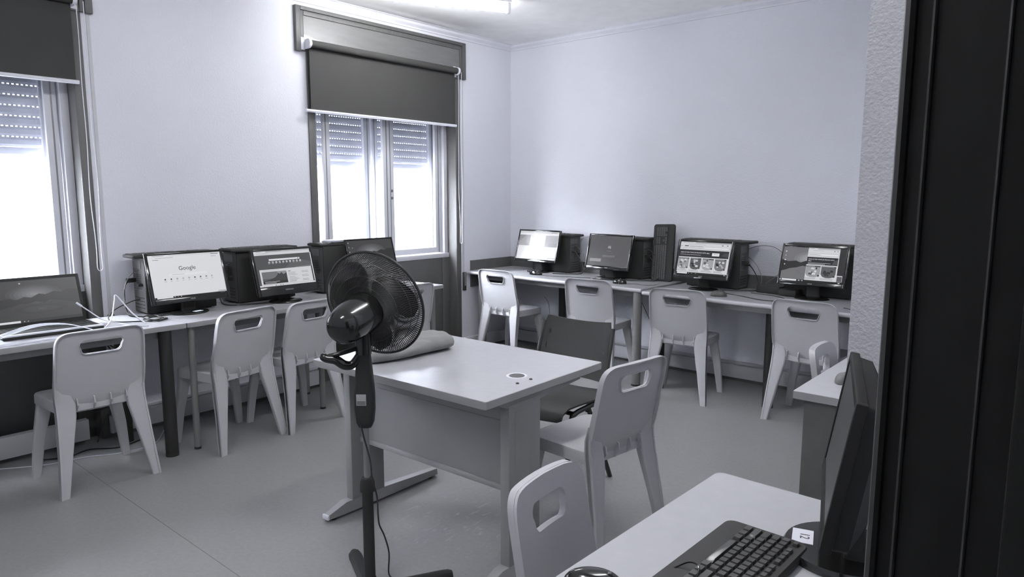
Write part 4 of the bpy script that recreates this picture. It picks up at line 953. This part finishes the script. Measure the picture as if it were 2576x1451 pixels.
# ------------------------------------------------------------------ cables
def cable(label, pts, r=0.0022, mt='blk', k=6, cat='cable', group=None, plug=None):
    m = MB(M[mt]); m.tube(smooth(pts, k), r, 6)
    if plug: 
        a = Vector(pts[0]); b_ = Vector(pts[1]); d = (a-b_).normalized(); m.m(M['white']); m.tube([a-d*0.010, a+d*0.022], [0.0055, 0.0055], 6)
    return tag(obj('cable', m, None, 60), label, cat, group)
GW_ = 'white network cables on the far left desk'
for k, (dx, dz, L) in enumerate(((0, 0, 1), (0.012, 0.003, 1), (0.026, 0.006, 0.97), (0.04, 0.0, 1.03), (0.055, 0.004, 0.98))):
    cable('white network cable coiled in flat loops beside the laptop front', [(0.52+dx*1.2, -4.50, 0.749+dz), (0.585+dx*0.7, -4.36, 0.750+dz), (0.600+dx*0.4, -4.20, 0.751+dz), (0.575+dx*0.5, -4.02, 0.751+dz), (0.52+dx*0.7, -3.93, 0.752+dz)], 0.0021, 'cable', group='white loops of network cable in front of the laptop')
for k in range(4):
    dx = k*0.012
    cable('white network cable arching over the laptop palm rest', [(0.60-dx, -4.46, 0.750+0.004*k), (0.50-dx, -4.30, 0.776+0.003*k), (0.445-dx, -4.16, 0.796+0.002*k), (0.455-dx, -4.03, 0.790), (0.54-dx*0.6, -3.94, 0.760)], 0.0021, 'cable', group='white network cables arching over the laptop')
cable('white network cable ending in a raised loose plug right of the laptop', [(0.33, -3.925, 0.865), (0.35, -3.895, 0.835), (0.40, -3.845, 0.785), (0.46, -3.79, 0.765), (0.54, -3.74, 0.752), (0.58, -3.68, 0.749)], 0.0032, 'cable', plug=True)
cable('white network cable bent into a tall pointed arch right of the laptop', [(0.48, -3.865, 0.748), (0.43, -3.81, 0.79), (0.36, -3.765, 0.875), (0.345, -3.755, 0.900), (0.36, -3.74, 0.885), (0.43, -3.70, 0.80), (0.50, -3.665, 0.752)], 0.0036, 'cable', 4)
GC_ = 'black cables beside the computer towers'
def pc_cables_w(y0, lb, zt=0.745):
    # from the rear panel (facing -y) of a tower on the window side
    cable('thick black video cable hanging from '+lb, [(0.10, y0-0.05, zt+0.20), (0.13, y0-0.085, zt+0.175), (0.14, y0-0.095, zt+0.11), (0.17, y0-0.10, zt+0.04), (0.22, y0-0.09, zt+0.006), (0.30, y0+0.02, zt+0.006), (0.34, y0+0.14, zt+0.006)], 0.0040, 'blk')
    cable('thin pale cable looping down from '+lb, [(0.13, y0-0.005, zt+0.262), (0.15, y0-0.05, zt+0.245), (0.155, y0-0.09, zt+0.19), (0.15, y0-0.10, zt+0.10), (0.19, y0-0.08, zt+0.01), (0.28, y0-0.03, zt+0.004)], 0.0020, 'mid')
pc_cables_w(-3.535, 'the tower behind the search page monitor')
pc_cables_w(-2.97, 'the tower behind the news page monitor')
cable('black cable bowing out to the left of the search page monitor', [(0.14, -3.545, 0.835), (0.16, -3.60, 0.83), (0.19, -3.70, 0.80), (0.23, -3.755, 0.765), (0.30, -3.76, 0.750), (0.38, -3.70, 0.7495), (0.44, -3.60, 0.7495)], 0.0030, 'blk')
for k, (x, yy, rx, ry) in enumerate(((0.40, -3.575, 0.075, 0.055), (0.41, -3.565, 0.062, 0.045), (0.395, -3.585, 0.085, 0.04))):
    m = MB(M['blk']); m.tube([(x+rx*cos(2*pi*j/30), yy+ry*sin(2*pi*j/30)*1.1, 0.7485+0.006*k+0.003*sin(3*2*pi*j/30)) for j in range(30)], 0.0032, 6, closed=True)
    tag(obj('cable', m, None, 60), 'coil of black cable on the desk left of the search page monitor base', 'cable', 'coiled black cable beside the search page monitor')
def pc_cables_n(x0, lb, zt=0.754, big=False):
    cable('pale cable curving down from '+lb, [(x0+0.002, -0.115, zt+0.25), (x0+0.05, -0.12, zt+0.225), (x0+0.11, -0.13, zt+0.16), (x0+0.145, -0.15, zt+0.07), (x0+0.11, -0.19, zt+0.008), (x0+0.02, -0.25, zt+0.004)], 0.0022, 'mid')
    cable('thick black cable running down from '+lb, [(x0+0.055, -0.17, zt+0.19), (x0+0.09, -0.16, zt+0.14), (x0+0.125, -0.16, zt+0.07), (x0+0.135, -0.19, zt+0.01), (x0+0.06, -0.27, zt+0.006), (x0-0.08, -0.33, zt+0.006)], 0.0036, 'blk')
pc_cables_n(0.85, 'the tower nearest the room corner'); pc_cables_n(1.59, 'the tower left of the upright keyboard'); pc_cables_n(2.42, 'the tower behind the shopping page monitor', 0.748)
cable('thin pale cable forming a wide round loop on the back wall', [(2.43, -0.10, 1.045), (2.50, -0.06, 1.072), (2.60, -0.045, 1.068), (2.675, -0.045, 1.02), (2.70, -0.045, 0.95), (2.665, -0.05, 0.88), (2.59, -0.06, 0.82), (2.54, -0.09, 0.758)], 0.0024, 'mid')
cable('black cable lying in a long loop on the desk between the two right monitors', [(2.42, -0.47, 0.7515), (2.56, -0.52, 0.7515), (2.70, -0.60, 0.7515), (2.80, -0.615, 0.7515), (2.86, -0.55, 0.7515), (2.84, -0.45, 0.7515), (2.72, -0.36, 0.7515), (2.56, -0.33, 0.7515)], 0.0036, 'blk')
cable('thin black mouse cable on the corner desk', [(0.74, -0.475, 0.757), (0.86, -0.48, 0.757), (0.98, -0.44, 0.757), (1.08, -0.42, 0.757), (1.20, -0.37, 0.757)], 0.0022)
cable('thin black mouse cable beside the login screen monitor', [(1.62, -0.50, 0.757), (1.70, -0.47, 0.757), (1.78, -0.49, 0.757), (1.84, -0.42, 0.757), (1.80, -0.28, 0.757)], 0.0018)
cable('thin dark cable curving over the desk at the right end of the back row', [(3.26, -0.60, 0.7505), (3.36, -0.66, 0.7505), (3.50, -0.64, 0.7505), (3.60, -0.5, 0.7505)], 0.0022)
# power adapter between the two right back monitors, with its cables
m = MB(M['blkm']); m.b6(-0.09, 0.09, -0.05, 0.05, 0.0, 0.055, 0.008); m.box((0.16, -0.03, 0.025), (0.13, 0.10, 0.045), 0.008); o = obj('power_adapter', m); o.location = (2.66, -0.22, 0.7485); o.rotation_euler = (0, 0, R(-8)); tag(o, 'black power adapter box on the desk between the two right back monitors', 'adapter')
# cables below the desks
cable('black cable hanging below the far left desk beside the black leg', [(0.10, -3.78, 0.70), (0.11, -3.70, 0.52), (0.12, -3.63, 0.42), (0.13, -3.66, 0.30), (0.12, -3.76, 0.18), (0.10, -3.82, 0.02)], 0.0035)
cable('second black cable crossing below the far left desk', [(0.10, -3.88, 0.71), (0.10, -3.74, 0.60), (0.10, -3.62, 0.52), (0.11, -3.56, 0.66), (0.11, -3.54, 0.715)], 0.0035)
cable('black cable loop hanging near the trunking behind the leftmost chair', [(0.08, -3.86, 0.44), (0.09, -3.84, 0.34), (0.09, -3.87, 0.24), (0.09, -3.82, 0.20), (0.10, -3.75, 0.22), (0.10, -3.70, 0.28)], 0.0040)
cable('black cable lying on the floor under the far left desk', [(0.10, -4.15, 0.004), (0.18, -4.0, 0.004), (0.15, -3.88, 0.004), (0.24, -3.76, 0.004), (0.20, -3.62, 0.004)], 0.0035)
cable('pale cable lying on the floor under the far left desk', [(0.10, -4.30, 0.003), (0.22, -4.12, 0.003), (0.26, -3.94, 0.003), (0.34, -3.78, 0.003), (0.33, -3.60, 0.003), (0.12, -3.45, 0.003)], 0.0026, 'cable')
cable('thin black cable hanging below the back desks behind the second chair', [(1.76, -0.50, 0.715), (1.72, -0.42, 0.62), (1.73, -0.30, 0.45), (1.72, -0.15, 0.24), (1.74, -0.08, 0.14)], 0.0025)
cable('black cable bulging below the desk edge under the long loop', [(2.47, -0.60, 0.715), (2.52, -0.62, 0.675), (2.58, -0.62, 0.672), (2.62, -0.60, 0.715)], 0.004)
cable('black cable curving down the wall behind the rightmost back chair', [(3.05, -0.09, 0.28), (3.00, -0.10, 0.25), (2.96, -0.10, 0.18), (2.95, -0.10, 0.05), (2.95, -0.13, 0.004)], 0.0045)
cable('black cable hanging from the back desk at the partition wall', [(3.42, -0.30, 0.715), (3.45, -0.25, 0.55), (3.47, -0.20, 0.35), (3.47, -0.15, 0.15)], 0.0045)
cable('thin pale cable hanging under the corner desk', [(0.50, -0.10, 0.50), (0.55, -0.10, 0.44), (0.57, -0.10, 0.30), (0.58, -0.12, 0.14), (0.62, -0.16, 0.01)], 0.0022, 'mid')
cable('dark cable hanging on the far side of the teacher desk', [(1.25, -2.35, 0.02), (1.1, -2.45, 0.004), (0.8, -2.3, 0.004), (0.3, -2.2, 0.004)], 0.003) if False else None
for k in range(5):
    a = k*1.3; m = MB(M['blk']); m.tube(smooth([(3.30+0.07*cos(a)+0.10*sin(j*1.7+a), -0.11-0.012*(j % 3), 0.27+0.05*sin(j*2.3+a)) for j in range(6)], 5), 0.007, 6)
    tag(obj('cable', m, None, 60), 'black cable in the tangle above the trunking behind the rightmost back chair', 'cable', 'tangle of black cables above the back trunking')
# cable loop on the near keyboard
cable('thin glossy cable loop lying on the left end of the foreground keyboard', [(3.895, -4.145, 0.749), (3.915, -4.112, 0.760), (3.940, -4.088, 0.775), (3.962, -4.092, 0.778), (3.975, -4.120, 0.777), (3.978, -4.16, 0.776), (3.97, -4.22, 0.776)], 0.0016, 'blkg')
cable('thick dark cable behind the near monitor', [(4.15, -3.80, 0.752), (4.20, -3.70, 0.752), (4.26, -3.66, 0.752), (4.36, -3.66, 0.752)], 0.004)
# socket strip on the wall under the window desks
m = MB(M['dk']); m.b6(0.0, 0.05, -0.07, 0.07, 0.0, 0.05, 0.006); m.m(M['blk']); m.b6(0.048, 0.07, -0.055, -0.015, 0.008, 0.042, 0.004); m.b6(0.048, 0.07, 0.01, 0.05, 0.008, 0.042, 0.004); o = obj('wall_socket', m); o.location = (0.0, -2.45, 0.42); tag(o, 'dark double wall socket seen between the two middle window desk chairs', 'socket')
